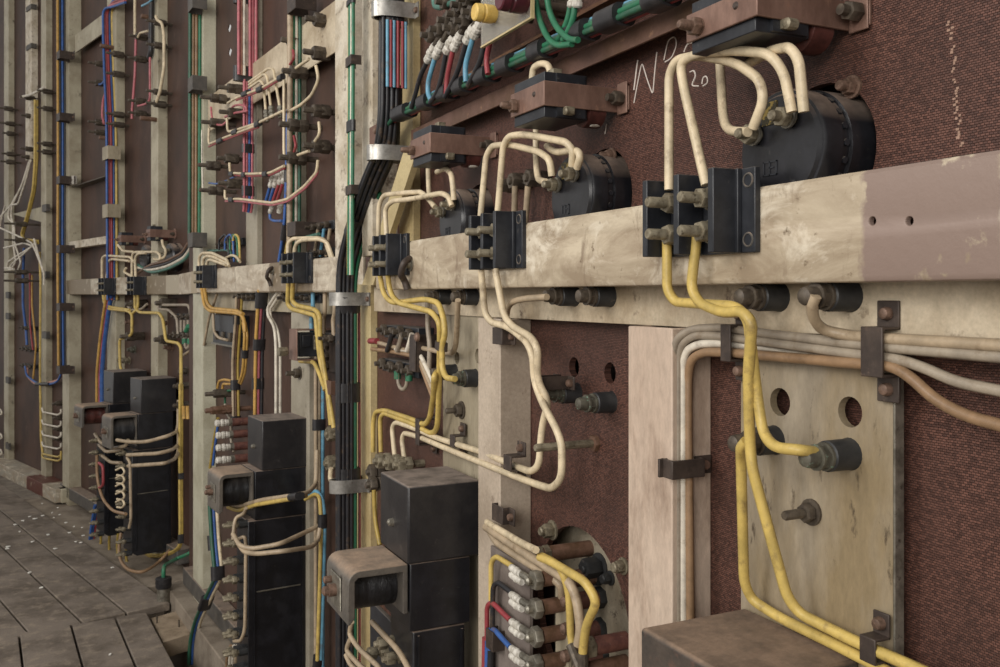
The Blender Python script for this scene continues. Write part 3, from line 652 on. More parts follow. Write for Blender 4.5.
t = thing('cable_clip', 'dark clip holding the four cables against the pinkish cream upright', 'clip', A, (.05, sP, zP), 'dark cable clips')
obj('strap', MB(A).box(.012, .064, sP - .020, sP - .017, zP - .012, zP + .012).box(.012, .016, sP - .018, sP + .006, zP - .012, zP + .012).box(.006, .020, sP + .0, sP + .004, zP - .012, zP + .012).box(.061, .064, sP - .018, sP, zP - .012, zP + .012).box(.061, .088, sP - .003, sP, zP - .012, zP + .012), M_CLIP, t, bev=.001)
obj('screw', MB(A).lathe((.076, sP - .010, zP), (0, 1, 0), [(0, .003), (.001, .0055), (.004, .0068), (.008, .0068)], 12), M_RUST, t)
strapclip(A, 867, 650, .06, 'dark clip on the two yellow cables at bottom right', w=.02, h=.026, lug=.022, prot=.022)
# --- insulated terminals, right
insulator(A, 733, 789, 297, .06, 'black terminal below the rail, left of the rightmost one', )
insulator(A, 797, 862, 296, .06, 'black terminal below the rail with a beige cable, rightmost one', tipm=M_DKBOLT)
insulator(A, 798, 861, 454, .065, 'black terminal with green tip on the ochre plate', nutm=M_VERD)
insulator(A, 727, 784, 440, .065, 'dark terminal half hidden behind the yellow cables on the ochre plate', nutm=M_DKBOLT, flen=.42)
bolt(A, 812, 512, .065, 'dark bolt with a long shank on the ochre plate', hl=.010, hr=.011, sl=.028, shank=.0055)
# --- insulated terminals, middle
insulator(A, 541, 580, 296, .06, 'black terminal under the rail left of its twin, fed by a beige wire', nutm=M_DKBOLT)
insulator(A, 574, 616, 296, .06, 'black terminal under the rail above the brown recess', nutm=M_DKBOLT)
insulator(A, 574, 617, 402, PD, 'black terminal with green nut in the brown recess, right one', nutm=M_VERD)
insulator(A, 543, 582, 393, PD, 'black terminal with green nut in the brown recess, left one', nutm=M_VERD)
stud(A, 535, 596, 443, PD, 'long thin stud crossing the brown recess below the black terminals', r=.0065, nr=.014, at=(.93,), nl=.012, mt=M_BOLT, nutm=M_BROWNROD)
cable(A, 'beige wire leading left from the black terminal under the rail', 'tan', [(547, 297, 0), (520, 299, .0), (508, 304, .01), (505, 330, .045)], r=.0055, group=None)
bolt(A, 553, 530, PD, 'pale hexagon bolt on the brown recess above the large hole', hl=.016, hr=.013, sl=.008, shank=.008, mt=M_BOLT)
bolt(A, 624, 566, PD, 'pale dome bolt beside the edge of the large hole', hl=.012, hr=.010, sl=.006, shank=.008, mt=M_BOLT)
# left group under the rail
insulator(A, 423, 452, 297, .06, 'black terminal under the rail left of its neighbour, half hidden by yellow cables', nutm=M_DKBOLT)
insulator(A, 449, 479, 297, .06, 'black terminal under the rail left of the second terminal block wires', nutm=M_DKBOLT)
insulator(A, 450, 479, 378, .065, 'black terminal with green nut on the grey plate, end of a yellow cable', nutm=M_VERD, r=.018)
insulator(A, 429, 458, 372, .065, 'dark terminal behind the yellow cables on the grey plate', nutm=M_DKBOLT)
bolt(A, 462, 410, .065, 'dark bolt on the grey plate left of the second upright', hl=.012, hr=.014, sl=.022, shank=.006)
cable(A, 'beige wire from black terminal bending into hole of the grey plate', 'tan', [(458, 300, .0), (456, 345, .03), (453, 353, .04), (446, 353, .05), (418, 347, .05)], r=.0058)
# --- cream pair from second terminal block
GC = 'cream cables below the second terminal block'
cable(A, 'left cream cable from second terminal block to the long bottom bend', 'cream', [(480, 258, -.02), (485, 314, -.01), (492, 323, -.005), (508, 326, -.005), (527, 342, -.005), (533, 356, -.005), (534, 380, .0), (542, 402, .0), (557, 430, 0), (562, 445, 0), (562, 478, 0), (552, 489, 0), (532, 483, .01), (457, 453, .035), (417, 436, .05), (404, 433, .05), (402, 440, .05), (405, 462, .05)], r=.0062, group=GC, R_=.035)
cable(A, 'right cream cable from second terminal block, inner bend', 'cream', [(493, 258, -.02), (504, 316, -.012), (512, 326, -.01), (531, 337, -.01), (538, 349, -.01), (537, 380, -.004), (549, 402, .01), (542, 425, .015), (539, 466, .01), (531, 472, .012), (510, 464, .02), (485, 453, .035), (437, 438, .045), (414, 428, .05), (396, 422, .05), (392, 427, .05), (395, 458, .05)], r=.0062, group=GC, R_=.035)
strapclip(A, 497, 336, .03, 'dark clip on the grey upright under the second terminal block', w=.03, h=.04, lug=.016, prot=.02, vert=False, screws=(0, 1))
strapclip(A, 538, 383, .06, 'rusty clip on the cream cables at the edge of the brown recess', w=.022, h=.03, lug=.02, prot=.05, vert=False, screws=(1, 1))
strapclip(A, 507, 463, .03, 'rusty clip where the cream cables cross the grey upright', w=.03, h=.026, lug=.022, prot=.03)
strapclip(A, 452, 441, .06, 'rusty clip on the cream cables over the grey plate', w=.025, h=.024, lug=.024, prot=.026)
strapclip(A, 417, 432, .085, 'dark clip on the four bent cables left of the grey plate', w=.025, h=.06, lug=.022, prot=.045)
strapclip(A, 497, 514, .03, 'dark clip low on the grey upright', w=.03, h=.045, lug=.02, prot=.016, vert=False, screws=(0, 1))
cable(A, 'single bright yellow cable running down the grey upright', 'yellow', [(501, 325, .04), (501, 465, .04), (501, 528, .04), (499, 534, .04)], r=.0055)
# yellow pair from third terminal block
GT = 'yellow cables below the third terminal block'
cable(A, 'yellow cable from third terminal block ending at the plate terminal', 'yellow', [(379, 268, -.02), (383, 294, -.01), (392, 303, -.005), (410, 301, 0), (426, 299, 0), (439, 303, 0), (444, 320, 0), (445, 335, 0), (442, 345, 0), (442, 368, 0), (446, 378, 0), (455, 379, 0)], r=.0062, group=GT)
cable(A, 'yellow cable from third terminal block turning into the lower bend', 'yellow', [(387, 268, -.02), (390, 293, -.012), (398, 303, -.01), (432, 312, -.008), (440, 323, -.005), (439, 400, .03), (437, 430, .04), (431, 434, .045), (414, 424, .05), (384, 413, .05), (380, 418, .05), (381, 452, .05)], r=.0062, group=GT)
cable(A, 'yellow cable rising from dark terminal, outermost of the four bends', 'yellow', [(437, 372, .02), (434, 376, .0), (434, 392, .02), (430, 418, .04), (425, 425, .045), (414, 420, .05), (384, 410, .05), (375, 412, .05), (373, 424, .05), (373, 452, .05)], r=.0062, group=GT)
mq = MB(A); flat_sleeve(mq, A.at(441, 350, .004), A.at(441.5, 342, .004), .021, .0095); obj('cable_clip', mq, M_CLIP, label='small purple brown band round the yellow pair', cat='clip')
# terminal row and little parts in the dark recess left of the grey plate
for i, (x0, x1, y) in enumerate(((373, 402, 459), (383, 412, 461), (393, 424, 463))):
    stud(A, x0, x1, y, PD, ('leftmost', 'middle', 'rightmost')[i] + ' grey stud terminal at the foot of the bent cables', 'stud terminals above the near relay', r=.009, nr=.02, at=(.12, .34), nl=.02, mt=M_BOLT)
for i, (x0, x1, y) in enumerate(((366, 396, 482), (366, 392, 470))):
    stud(A, x0, x1, y, PD, ('lower', 'upper')[i] + ' dark stud terminal hidden left of the near relay cover', r=.009, nr=.02, at=(.1, .4), nl=.02)
GR = 'dark terminal strips in the recess left of the yellow cables'
def strip(pxa, pxb, y, d, label, k=4):
    a, b = A.at(pxa, y, d), A.at(pxb, y, d); s0, s1 = min(a[1], b[1]), max(a[1], b[1]); z = a[2]
    t = thing('terminal_strip', label, 'terminal strip', A, (PD, (s0 + s1) / 2, z - .02), GR)
    obj('base', MB(A).box(d, PD, s0, s1, z - .016, z + .016), M_BAKE, t, bev=.002)
    for i in range(k):
        s = s0 + (s1 - s0) * (i + .5) / k
        q = obj('terminal', MB(A).cyl((d - .03, s, z + .004 * (i % 2)), (d, s, z + .004 * (i % 2)), .006, 8), M_DKBOLT, t)
        obj('nut', MB(A).hexnut((d - .018, s, z + .004 * (i % 2)), (1, 0, 0), .014, .014), M_DKBOLT, q)
    return t
strip(384, 418, 331, .05, 'upper dark terminal strip in the recess left of the yellow cables')
strip(382, 418, 364, .05, 'lower dark terminal strip in the recess left of the yellow cables')
t = thing('cable_clip', 'dark upright clip between the two terminal strips', 'clip', A, A.at(412, 352, PD), None)
a = A.at(412, 352, .03); obj('strap', MB(A).box(.03, .034, a[1] - .02, a[1] + .02, a[2] - .045, a[2] + .04), M_CLIP, t, bev=.002)
obj('leg', MB(A).box(.034, PD, a[1] - .02, a[1] - .016, a[2] - .045, a[2] + .04), M_CLIP, t)
b_ = A.at(418, 337, .03); obj('screw', MB(A).lathe((.022, b_[1], b_[2]), (1, 0, 0), [(0, .006), (.003, .010), (.008, .011)], 12), M_RUST, t)
for i, (pts, c) in enumerate((([(372, 349), (395, 352), (418, 357), (422, 368), (432, 395), (436, 405)], 'copper'), ([(372, 341), (398, 348), (417, 353), (424, 368), (434, 392)], 'tan'), ([(396, 349), (419, 352), (427, 368), (436, 388)], 'white'))):
    cable(A, ('brown', 'beige', 'whitish')[i] + ' cable passing behind the upright clip in the dark recess', c, pts, d=.045, r=.0055, group='cables between the terminal strips')
for i, (x, c) in enumerate(((389, 'black'), (399, 'grey'), (409, 'white'))):
    cable(A, ('black', 'grey', 'white')[i] + ' short jumper bent down from the upper terminal strip', c, [(x + 3, 334), (x, 345), (x - 2, 351)], d=.035, r=.006)
t = thing('jumper_loop', 'grey jumper loop with green sleeves under the lower terminal strip', 'jumper', A, A.at(404, 391, .05), None)
obj('wire', MB(A).tube(P(A, [(398, 368), (398, 384), (402, 390), (406, 388), (409, 370)], .04), .0048, 8, .02), wm('grey'), t, smooth=60)
for (x, y0, y1) in ((397.5, 371, 379), (409, 372, 381)): obj('green_sleeve', MB(A).cyl(A.at(x, y0, .04), A.at(x, y1, .04), .0085, 12), wm('green'), t)
cable(A, 'red cable end entering from the left behind the cream upright', 'red', [(370, 341), (377, 341)], d=.04, r=.008)
cable(A, 'grey brown wire rising behind the yellow pair to the rail', 'grey', [(427, 292), (428, 330), (430, 345), (429, 372)], d=.05, r=.006)
# --- relays
RL = relay(A, 408, 487, 565, 'large black relay cover with coil, centre bottom of the picture', nterm=0, case=.55, ypx=348, yz=(.150, .1))
cable(A, 'yellow wire running down left of the near relay cover', 'olive', [(374, 490), (375, 520), (380, 545)], d=.0, r=.0055)
# cables under the near relay's coil
for i, pts in enumerate(([(372, 622), (400, 652), (412, 676)], [(352, 622), (349, 634), (358, 648), (380, 668), (384, 690)], [(350, 640), (346, 650), (356, 662), (372, 676)], [(346, 655), (350, 664), (362, 676)])):
    cable(A, ('thickest cream wire slanting right', 'cream wire hooking round', 'lower cream wire hooking round', 'lowest cream wire end showing')[i] + ' below the near relay coil', 'tan', pts, d=-.13, r=.0055, group='wires under the near relay coil')
for i, (x, y) in enumerate(((390, 640), (398, 655), (380, 650))):
    stud(A, x - 16, x + 10, y, -.07, ('upper right', 'lower right', 'left')[i] + ' of the three nuts on the terminal plate under the near relay coil', 'terminals below the near relay', r=.007, nr=.013, at=(.15, .6), mt=M_BOLT)
q0, q1 = A.S(404, -.07), A.S(372, -.07)
obj('terminal_plate', MB(A).box(-.075, -.065, min(q0, q1), max(q0, q1), .3, A.Z(390, 618, -.07)), M_BAKE, label='black terminal plate below the near relay coil', cat='plate', bev=.002)
# the next cover box, cropped at the bottom right
df, db = -.09, .064
s0, s1 = A.S(860, db), A.S(640, df); zt = A.Z(640, 627, df)
t = thing('relay_unit', 'rust topped dark cover box cropped by the bottom edge of the picture', 'relay', A, (db, (s0 + s1) / 2, zt - .16), None)
obj('dust_cover', MB(A).box(df, db, s0, s1, zt - .15, zt), M_RUSTBOX, t, bev=.005)
obj('body', MB(A).box(df + .006, db - .02, s0 + .01, s1 - .004, zt - .30, zt - .151), M_BLACK, t, bev=.002)
obj('cover_screw', MB(A).lathe((df - .012, (s0 + s1) / 2, zt - .09), (1, 0, 0), [(0, .003), (.003, .007), (.0125, .0085)], 12), M_STEEL, t)
# --- copper rods in and before the large hole
stud(A, 533, 590, 548, .135, 'topmost brown rod standing out of the large hole', 'brown rods at the large hole', r=.0135, nr=.016, at=(.04, .16), nl=.012, mt=M_BROWNROD, name='insulating_rod', cat='rod', nutm=M_BOLT)
FB = [(574, 580), (574, 608), (574, 636), (574, 662)]
for i, (x, y) in enumerate(((530, 580), (530, 608), (530, 636), (530, 663))):
    s = A.S(562, .02); z = A.Z(562, y - 4, .02); dt = A.D(x, s)
    t = thing('fuse_rod', ('topmost', 'second', 'third', 'lowest visible')[i] + ' brown fuse rod bolted to the grey vertical bar', 'fuse', A, (.03, s, z), 'brown fuse rods on the grey bar')
    obj('rod', MB(A).cyl((dt + .02, s, z), (.021, s, z), .012, 16), M_BROWNROD, t)
    obj('nut', MB(A).hexnut((dt + .004, s, z), (1, 0, 0), .014, .016), M_STEEL, t)
    obj('tip', MB(A).lathe((dt - .008, s, z), (1, 0, 0), [(0, .004), (.003, .007), (.014, .007)], 10), M_STEEL, t)
    obj('end_screw', MB(A).lathe((.010, s - .014, z + .010), (1, 0, 0), [(0, .004), (.003, .009), (.011, .010)], 12), M_RUST, t)
obj('bus_bar', MB(A).box(.021, .026, A.S(568, .02), A.S(555, .02), .3, A.Z(561, 590, .02)), M_GREY, label='grey vertical bar joining the brown fuse rods', cat='bar')
for i, (x0, x1, y, m_) in enumerate(((570, 598, 575, M_BROWNROD), (572, 602, 597, M_REDROD), (574, 602, 628, M_REDROD), (578, 604, 655, M_REDROD))):
    stud(A, x0, x1, y, .135, ('topmost', 'second', 'third', 'lowest')[i] + ' reddish insulator at the back of the large hole', 'insulators inside the large hole', r=.0145, nr=.018, at=(.8,), nl=.02, mt=m_, name='insulating_rod', cat='rod', nutm=M_RUBBER)
stud(A, 587, 632, 587, .135, 'reddish rod with double end nut reaching out right of the yellow loop', None, r=.0135, nr=.017, at=(.06,), nl=.02, mt=M_REDROD, name='insulating_rod', cat='rod', nutm=M_BOLT, s=A.S(625, .11)) if False else None
stud(A, 578, 626, 640, PD, 'reddish rod reaching out right of the yellow loop ends', None, r=.0135, nr=.017, at=(.03, .14), nl=.014, mt=M_REDROD, name='insulating_rod', cat='rod', nutm=M_BOLT)
stud(A, 575, 626, 663, PD, 'pale brown rod at the bottom edge beside the upright', None, r=.0135, nr=.017, at=(.03,), nl=.014, mt=M_BROWNROD, name='insulating_rod', cat='rod', nutm=M_BOLT)
for i, (x, y) in enumerate(((600, 567), (611, 578))):
    bolt(A, x, y, .135, ('larger dark sleeve', 'smaller dark plug')[i] + ' on the back plate in the large hole', hl=(.03, .012)[i], hr=(.018, .009)[i], sl=.004, shank=.008, mt=M_RUBBER)
# board of tags with ferrules
s0, s1 = A.S(536, .03), A.S(492, .03)
obj('tag_board', MB(A).box(.018, .024, s0 - .0, s1 - .02, .3, A.Z(510, 556, .02)), mat('tag_board', '#7b716a', .5, col2='#6a605a', scale=14), label='grey tag board with white ferrules on the grey upright', cat='board')
for i, (y, c, pts) in enumerate(((573, 'yellow', [(491, 600), (491, 562), (496, 556), (512, 566)]), (600, 'black', [(492, 640), (493, 586), (498, 582), (512, 593)]), (627, 'red', [(487, 640), (487, 606), (492, 602), (510, 620)]), (654, 'blue', [(490, 650), (489, 630), (494, 629), (510, 647)]))):
    t = thing('tagged_wire', c + ' wire ending in a white ferrule at the ' + ('topmost', 'second', 'third', 'lowest')[i] + ' fuse rod', 'wire', A, A.at(pts[0][0], pts[0][1], .0), 'ferruled wires of the fuse rods')
    obj('wire', MB(A).tube(P(A, pts, .002), .0048, 8, .02), wm(c), t, smooth=60)
    a, b = A.at(511, y - 6, .0), A.at(526, y + 5, -.01)
    for k in range(2): ferrule(A, a + Vector((0, 0, -.012 * k)), b + Vector((0, 0, -.012 * k)) - (b - a) * .25, .0065, t)
    obj('spade', MB(A).tube([A.at(522, y + 1, -.01), A.at(533, y + 8, -.012)], .006, 8), M_STEEL, t)
strapclip(A, 489, 640, .024, 'dark clip at lower left holding red, blue and black wires', w=.035, h=.03, lug=.018, prot=.03, vert=False, screws=(0, 1))
loom(A, 'red, blue and black cables running down below the low dark clip', [(488, 640), (487, 690)], ['red', 'blue', 'black'], d=.005, r=.006)
# wires of the large hole
cable(A, 'thick beige wire sweeping from the upright clip down across the rods', 'tan', [(486, 527, .01), (505, 540, 0), (545, 566, -.01), (570, 582, 0), (577, 600, .0), (581, 630, .0), (578, 645, .0)], r=.0075, R_=.06)
cable(A, 'second beige wire under the first, ending at the grey bar', 'tan', [(490, 532, .012), (496, 542, .01), (515, 555, .005), (552, 578, .0), (561, 585, .005), (562, 600, .02)], r=.0065, R_=.05)
cable(A, 'cream wire over the topmost rod', 'cream', [(487, 522, .012), (520, 542, -.01), (536, 550, -.03)], r=.006)
cable(A, 'yellow cable looping out from the topmost rod to its lower right', 'yellow', [(540, 557, -.02), (552, 562, -.02), (586, 582, -.015), (597, 602, -.01), (586, 625, -.005), (583, 650, -.0), (583, 662, 0)], r=.0068, R_=.05)
cable(A, 'yellow cable hanging straight down left of the loop', 'yellow', [(542, 556, -.018), (560, 565, -.01), (569, 590, .0), (571, 640, .005), (576, 660, .005)], r=.006, R_=.04)
for i, (a, b) in enumerate((((571, 645), (580, 668)), ((583, 653), (583, 674)))):
    obj('cable_lug', MB(A).tube(P(A, [a, b], .0), .008, 10), M_DKBOLT, label=('left', 'right')[i] + ' grey crimped lug ending a yellow cable at the bottom edge', cat='lug')
# ------------------------------------------------------------------ bay A, upper left: cable run, tags, plate with knobs
# main black bundle, over the corner between the bays
MBX = [(393, -40), (393, 60), (392, 120), (388, 155), (372, 190), (358, 232), (349, 268), (348, 300), (348, 480), (348, 640), (348, 760)]
t = thing('cable_bundle', 'thick bundle of black cables bending left and running down past the rail', 'cable bundle', A, A.at(348, 760, -.03))
cols = [('black', -4), ('black', -2.4), ('black', -.8), ('black', .8), ('green', 2.4)]
cs0 = A.cz(-.03, A.S(370, -.03))
for j in range(2):
    for c, k in cols:
        if j and c == 'green': c = 'black'
        pts = []
        for i, (x, y) in enumerate(MBX):
            q = A.at(x, y + (k * 1.2 if 3 <= i <= 6 else 0), .02); q[0] += k * .0068; q[1] += -.011 + j * .02 - (.004 if int(k * 2) % 2 else 0); pts.append(q)
        if c == 'green': pts = pts[4:]
        obj('cable', MB(A).tube(pts, .0058, 8, .12), wm(c), t, smooth=60, label=c + ' cable')
obj('cable', MB(A).tube(P(A, [(359, 310), (359.5, 480), (359.5, 760)], .056), .004, 8), wm('pink'), t, label='pink cable')
obj('cable', MB(A).tube(P(A, [(355, 310), (355, 480), (355, 760)], .044), .006, 8), wm('green'), t, label='green cable')
for (a, b, w) in (((393, -40), (393, 26), .024), ((391, 86), (391, 108), .024), ((389, 122), (388, 160), .021)):
    m = MB(A); flat_sleeve(m, A.at(a[0], a[1], .02), A.at(b[0], b[1], .02), .020, .027); obj('black_sleeve', m, M_TAPE, t, smooth=60)
for (a, b, w) in (((362, 217), (356, 233), .027), ((349, 296), (348, 312), .026), ((348, 383), (348, 402), .026), ((348, 468), (348, 492), .024)):
    m = MB(A); flat_sleeve(m, A.at(a[0], a[1], .02), A.at(b[0], b[1], .02), .020, .033); obj('tape_band', m, M_TAPE, t, smooth=60)
for i, (c, x) in enumerate((('sky', 385), ('red', 387.5), ('sky', 390), ('red', 393), ('red', 396.5), ('sky', 399))):
    obj('cable', MB(A).tube([A.at(393, y_, .02) + Vector(((x - 392) * .0032, -.026, 0)) for y_ in (24, 90)], .0042, 8), wm(c), t, smooth=60, label={'sky': 'light blue', 'red': 'red'}[c] + ' wire')
for (x, y, w, l) in ((393, 12, .028, 'zinc clamp at the top of the black bundle'), (388, 154, .028, 'zinc clamp on the black bundle beside the left copper bracket'), (348, 299, .028, 'zinc clamp on the black bundle level with the rail bottom'), (348, 485, .026, 'lowest zinc clamp on the black bundle')):
    saddle(A, x, y, .056, l, w, .098, h=.036)
t = thing('mounting_block', 'rusty square plate with two screws left of the second zinc clamp', 'plate', A, A.at(373, 142, .01))
c0 = A.at(373, 142, .0); obj('plate', MB(A).box(-.0, .008, c0[1] - .06, c0[1] + .03, c0[2] - .04, c0[2] + .04), M_BROWNBAR, t, bev=.001)
for dz in (-.024, .024): obj('screw', MB(A).lathe((-.006, c0[1] - .02, c0[2] + dz), (1, 0, 0), [(0, .004), (.002, .007), (.007, .008)], 12), M_RUST, t)

# branch run rising to the right along the brown bar
RUN = [(386, 128), (392, 119), (405, 112), (440, 96), (500, 69), (560, 42), (620, 16), (680, -11), (760, -48), (1000, -156)]
t = thing('cable_run', 'diagonal looking taped run of green, blue and red cables along the brown bar', 'cable run', A, A.at(500, 72, .02))
OFF = [('sky', .006, -9), ('green', -.004, -4.4), ('dkgreen', -.006, 1.2), ('teal', .004, -7), ('red', .006, 7.5), ('black', .0, 5), ('blue', .012, -2), ('black', .014, 2)]
for c, dd, dy in OFF:
    obj('cable', MB(A).tube(P(A, [(x + (0 if i > 1 else -dy * .4), y + dy * (.55 + .0016 * (x - 380)), .015 + dd) for i, (x, y) in enumerate(RUN)]), .0048, 8, .08), wm(c), t, smooth=60, label={'sky': 'light blue', 'dkgreen': 'dark green'}.get(c, c) + ' cable')
for (x0, x1) in ((398, 410), (424, 432), (444, 452), (460, 468), (482, 492), (504, 515), (536, 548), (572, 590), (604, 624), (652, 670)):
    f = lambda x: 112 - (x - 405) * .448
    sc = .55 + .0016 * ((x0 + x1) / 2 - 380)
    m = MB(A); flat_sleeve(m, A.at(x0, f(x0), .018), A.at(x1, f(x1), .018), .0165, .0205); obj('tape_band', m, M_TAPE, t, smooth=60)
# wires dropping into it with white ferrules
DROPS = [('black', [(427, 62), (420, 76), (415, 96), (411, 108)]), ('sky', [(435, 58), (428, 82), (428, 94), (431, 100)]), ('black', [(446, 53), (439, 90), (430, 103)]), ('red', [(453, 50), (447, 78), (446, 94)]), ('black', [(466, 43), (458, 72), (445, 97)]), ('sky', [(473, 38), (465, 66), (466, 82)]), ('black', [(484, 42), (481, 60), (468, 86)]), ('red', [(490, 42), (486, 60), (488, 74)])]
DL = ['leftmost black wire with a white ferrule dropping to the cable run', 'left light blue wire with a white ferrule dropping to the cable run', 'second black wire with a white ferrule, right of the left blue one', 'red wire with a white ferrule between two black ones', 'third black wire with a white ferrule, left of the right blue one', 'right light blue wire with a white ferrule below the yellow knob', 'rightmost black wire dropping from behind the clear plate', 'short red wire dropping from the clear plate corner']
for i, ((c, pts), l) in enumerate(zip(DROPS, DL)):
    t = thing('tagged_wire', l, 'wire', A, A.at(pts[-1][0], pts[-1][1], .02), 'ferruled wires above the cable run')
    obj('wire', MB(A).tube(P(A, pts, .0), .0052, 8, .08), wm(c), t, smooth=60)
    if i < 6:
        a = A.at(pts[0][0], pts[0][1], .0); b = A.at(pts[0][0] + 8, pts[0][1] - 17, .0)
        ferrule(A, a, b, .0095, t)
        obj('spade', MB(A).tube([b, A.at(pts[0][0] + 14, pts[0][1] - 28, .0)], .006, 8), M_DKBOLT, t)
# dark nuts of the upper terminal block
TN = [(432, 36), (441, 30), (449, 21), (458, 15), (463, 6), (470, 0), (447, 3), (476, -6), (455, 29), (466, 22), (474, 13)]
t = thing('terminal_board', 'dark cluster of stud nuts above the white ferrules at top centre', 'terminal board', A, A.at(452, 40, PD))
a, b = A.at(428, 45, .05), A.at(482, -30, .05)
m = MB(A); dz = .028
m.add([(q, a[1], a[2] - dz * 0) for q in (.055, .085)] + [(q, a[1], a[2] + .09) for q in (.055, .085)] + [(q, b[1], a[2]) for q in (.055, .085)] + [(q, b[1], a[2] + .09) for q in (.055, .085)], [(0, 1, 3, 2), (4, 6, 7, 5), (0, 4, 5, 1), (2, 3, 7, 6), (0, 2, 6, 4), (1, 5, 7, 3)])
for i, (x, y) in enumerate(TN):
    p = A.at(x, y, .0)
    q = obj('stud', MB(A).cyl((-.025, p[1], p[2]), (.085, p[1], p[2]), .0065, 8), M_DKBOLT, t)
    obj('nut', MB(A).hexnut((-.012, p[1], p[2]), (1, 0, 0), .016, .0145), M_DKBOLT, q)
    obj('nut', MB(A).hexnut((.012, p[1], p[2]), (1, 0, 0), .012, .013), M_DKBOLT, q)
cable(A, 'green blue wire loop crossing the top edge above the ferrules', 'teal', [(434, -8), (434, 6), (440, 8), (452, 3), (470, -6)], d=.0, r=.006)
# clear plate with two knobs
t = thing('knob_plate', 'clear plastic plate carrying a yellow knob and a maroon knob', 'plate', A, A.at(510, 40, -.02))
s1, s0 = A.S(482, -.02), A.S(532, -.02); zl = A.Z(532, 17, -.02)
obj('plate', MB(A).box(-.022, -.018, s0, s1, zl, zl + .16), M_GLASS, t)
obj('plate_rim', MB(A).box(-.023, -.017, s0, s1, zl - .003, zl), MT['yellow_cream'], t)
obj('plate_rim', MB(A).box(-.023, -.017, s0 - .003, s0, zl - .003, zl + .16), MT['yellow_cream'], t)
def knob(px0, px1, py, r, mt, label):
    s = A.S(px1, -.02); z = A.zz(py, -.02, s); dt = A.D(px0, s); L = -.02 - dt
    q = obj('knob', MB(A).lathe((dt, s, z), (1, 0, 0), [(0, r * .82), (.002, r * .95), (L * .3, r), (L * .34, r * .93), (L * .4, r * .93), (L * .44, r * 1.02), (L * .8, r * 1.02), (L, r * .8)], 24), mt, t, label=label)
    obj('stem', MB(A).cyl((dt + L * .8, s, z), (.05, s, z), r * .4, 12), M_DKBOLT, q)
knob(474, 496, 15, .0155, M_KNOBY, 'yellow round knob')
knob(499, 527, 3, .0185, M_KNOBR, 'maroon round knob')
obj('holder', MB(A).box(-.018, PD, s0 + .01, s0 + .02, zl + .06, zl + .07), M_DKBOLT, t)
# green loops
t = 0
GL = 'green wires hanging over the cable run'
cable(A, 'green wire loop hanging lowest left of its twin, right of the clear plate', 'green', [(535, -12), (537, 12), (546, 36), (556, 46), (572, 44)], d=-.005, r=.005, group=GL, R_=.05)
cable(A, 'green wire loop just right of the lowest one', 'green', [(546, -12), (549, 12), (558, 30), (570, 40), (578, 40)], d=-.005, r=.005, group=GL, R_=.05)
cable(A, 'left green wire hanging straight under the pale ferrule', 'green', [(571, 4), (568, 20), (561, 36), (555, 44)], d=.005, r=.005, group=GL, R_=.05)
cable(A, 'right green wire hanging straight under the pale ferrule', 'green', [(575, 6), (573, 20), (568, 32), (563, 40)], d=.0, r=.005, group=GL, R_=.05)
q = thing('wire_ferrule', 'pale ferrule pair at top centre where two green wires start', 'ferrule', A, A.at(574, 8, 0))
for x in (572, 577): ferrule(A, A.at(x, 8, .0), A.at(x + 2, -12, .0), .008, q)
stud(A, 546, 566, 8, PD, 'dark stud nut behind the green loops', None, r=.012, nr=.02, at=(.2, .5), nl=.02)
# chalk writing on the board above the near loops
t = thing('chalk_writing', 'white chalk letters N o scrawled on the brown board', 'writing', A, A.at(665, 90, PD))
STR = [[(634, 103), (639, 76), (642, 62), (648, 82), (653, 95), (655, 70), (657, 52)], [(664, 60), (668, 40), (675, 36), (677, 44), (672, 58), (665, 62)], [(684, 52), (687, 44), (693, 42), (697, 46), (695, 52), (688, 54)], [(690, 72), (694, 70), (696, 76), (691, 86), (699, 86)], [(702, 84), (703, 77), (707, 76), (708, 83), (703, 86)]]
for sk in STR:
    obj('chalk_stroke', MB(A).tube(P(A, sk, PD - .0003), .0011, 5, .008), M_CHALK, t)
R.seed(3)
t = thing('chalk_streak', 'pale broken streak running down the woven board at upper right', 'mark', A, A.at(957, 150, PD))
m = MB(A)
for i in range(46):
    y = 22 + i * 2.75; x = 950 + i * .24 + R.uniform(-2.5, 2.5)
    p = A.at(x, y, PD)
    if R.random() < .75: m.box(PD - .0006, PD + .001, p[1] - .0016, p[1] + R.uniform(.0004, .0022), p[2] - R.uniform(.0008, .0016), p[2] + R.uniform(.0006, .0014))
obj('flecks', m, mat('streak', '#9c7f6e', .9), t)
t = thing('chalk_tick', 'two short pale ticks on the brown board right of the middle bracket', 'mark', A, A.at(634, 70, PD))
for sk in ([(634, 90), (637, 66), (638, 60)], [(605, 134), (607, 124)]): obj('chalk_stroke', MB(A).tube(P(A, sk, PD), .0014, 5), M_CHALK, t)
# ================================================================== BAY B: the middle of the board
sB0, sB1 = B.S(352, .0), B.S(193, .0)
wallB = obj('wall_middle', MB(B).box(PD, PD + .004, B.S(372, PD) - .35, B.S(190, PD) + .02, -.1, 4.6), M_PANEL, kind='structure')
k = MB(B)
for (x, y) in ((229.5, 28), (230, 52)):
    c = B.at(x, y, PD); w_, h_ = .032, .024
    k.prism([(c[1], c[2] - h_), (c[1] + w_, c[2]), (c[1], c[2] + h_), (c[1] - w_, c[2])], 0, PD - .02, PD + .05)
cut(wallB, k); wallB.data.materials.clear(); wallB.data.materials.append(M_PANEL)
ztB, zbB = B.Z(265, 263.5, 0), B.Z(265, 292.5, 0)
dv = B.dir
ub = lambda px: B.w(B.at(px, 270, 0)).dot(dv)
m_railB = banded('rail_paint_middle', [(ub(311), ub(268), '#7b6c58'), (ub(196), ub(185), '#a9997f')], tuple(dv), base='#c4b9a6')
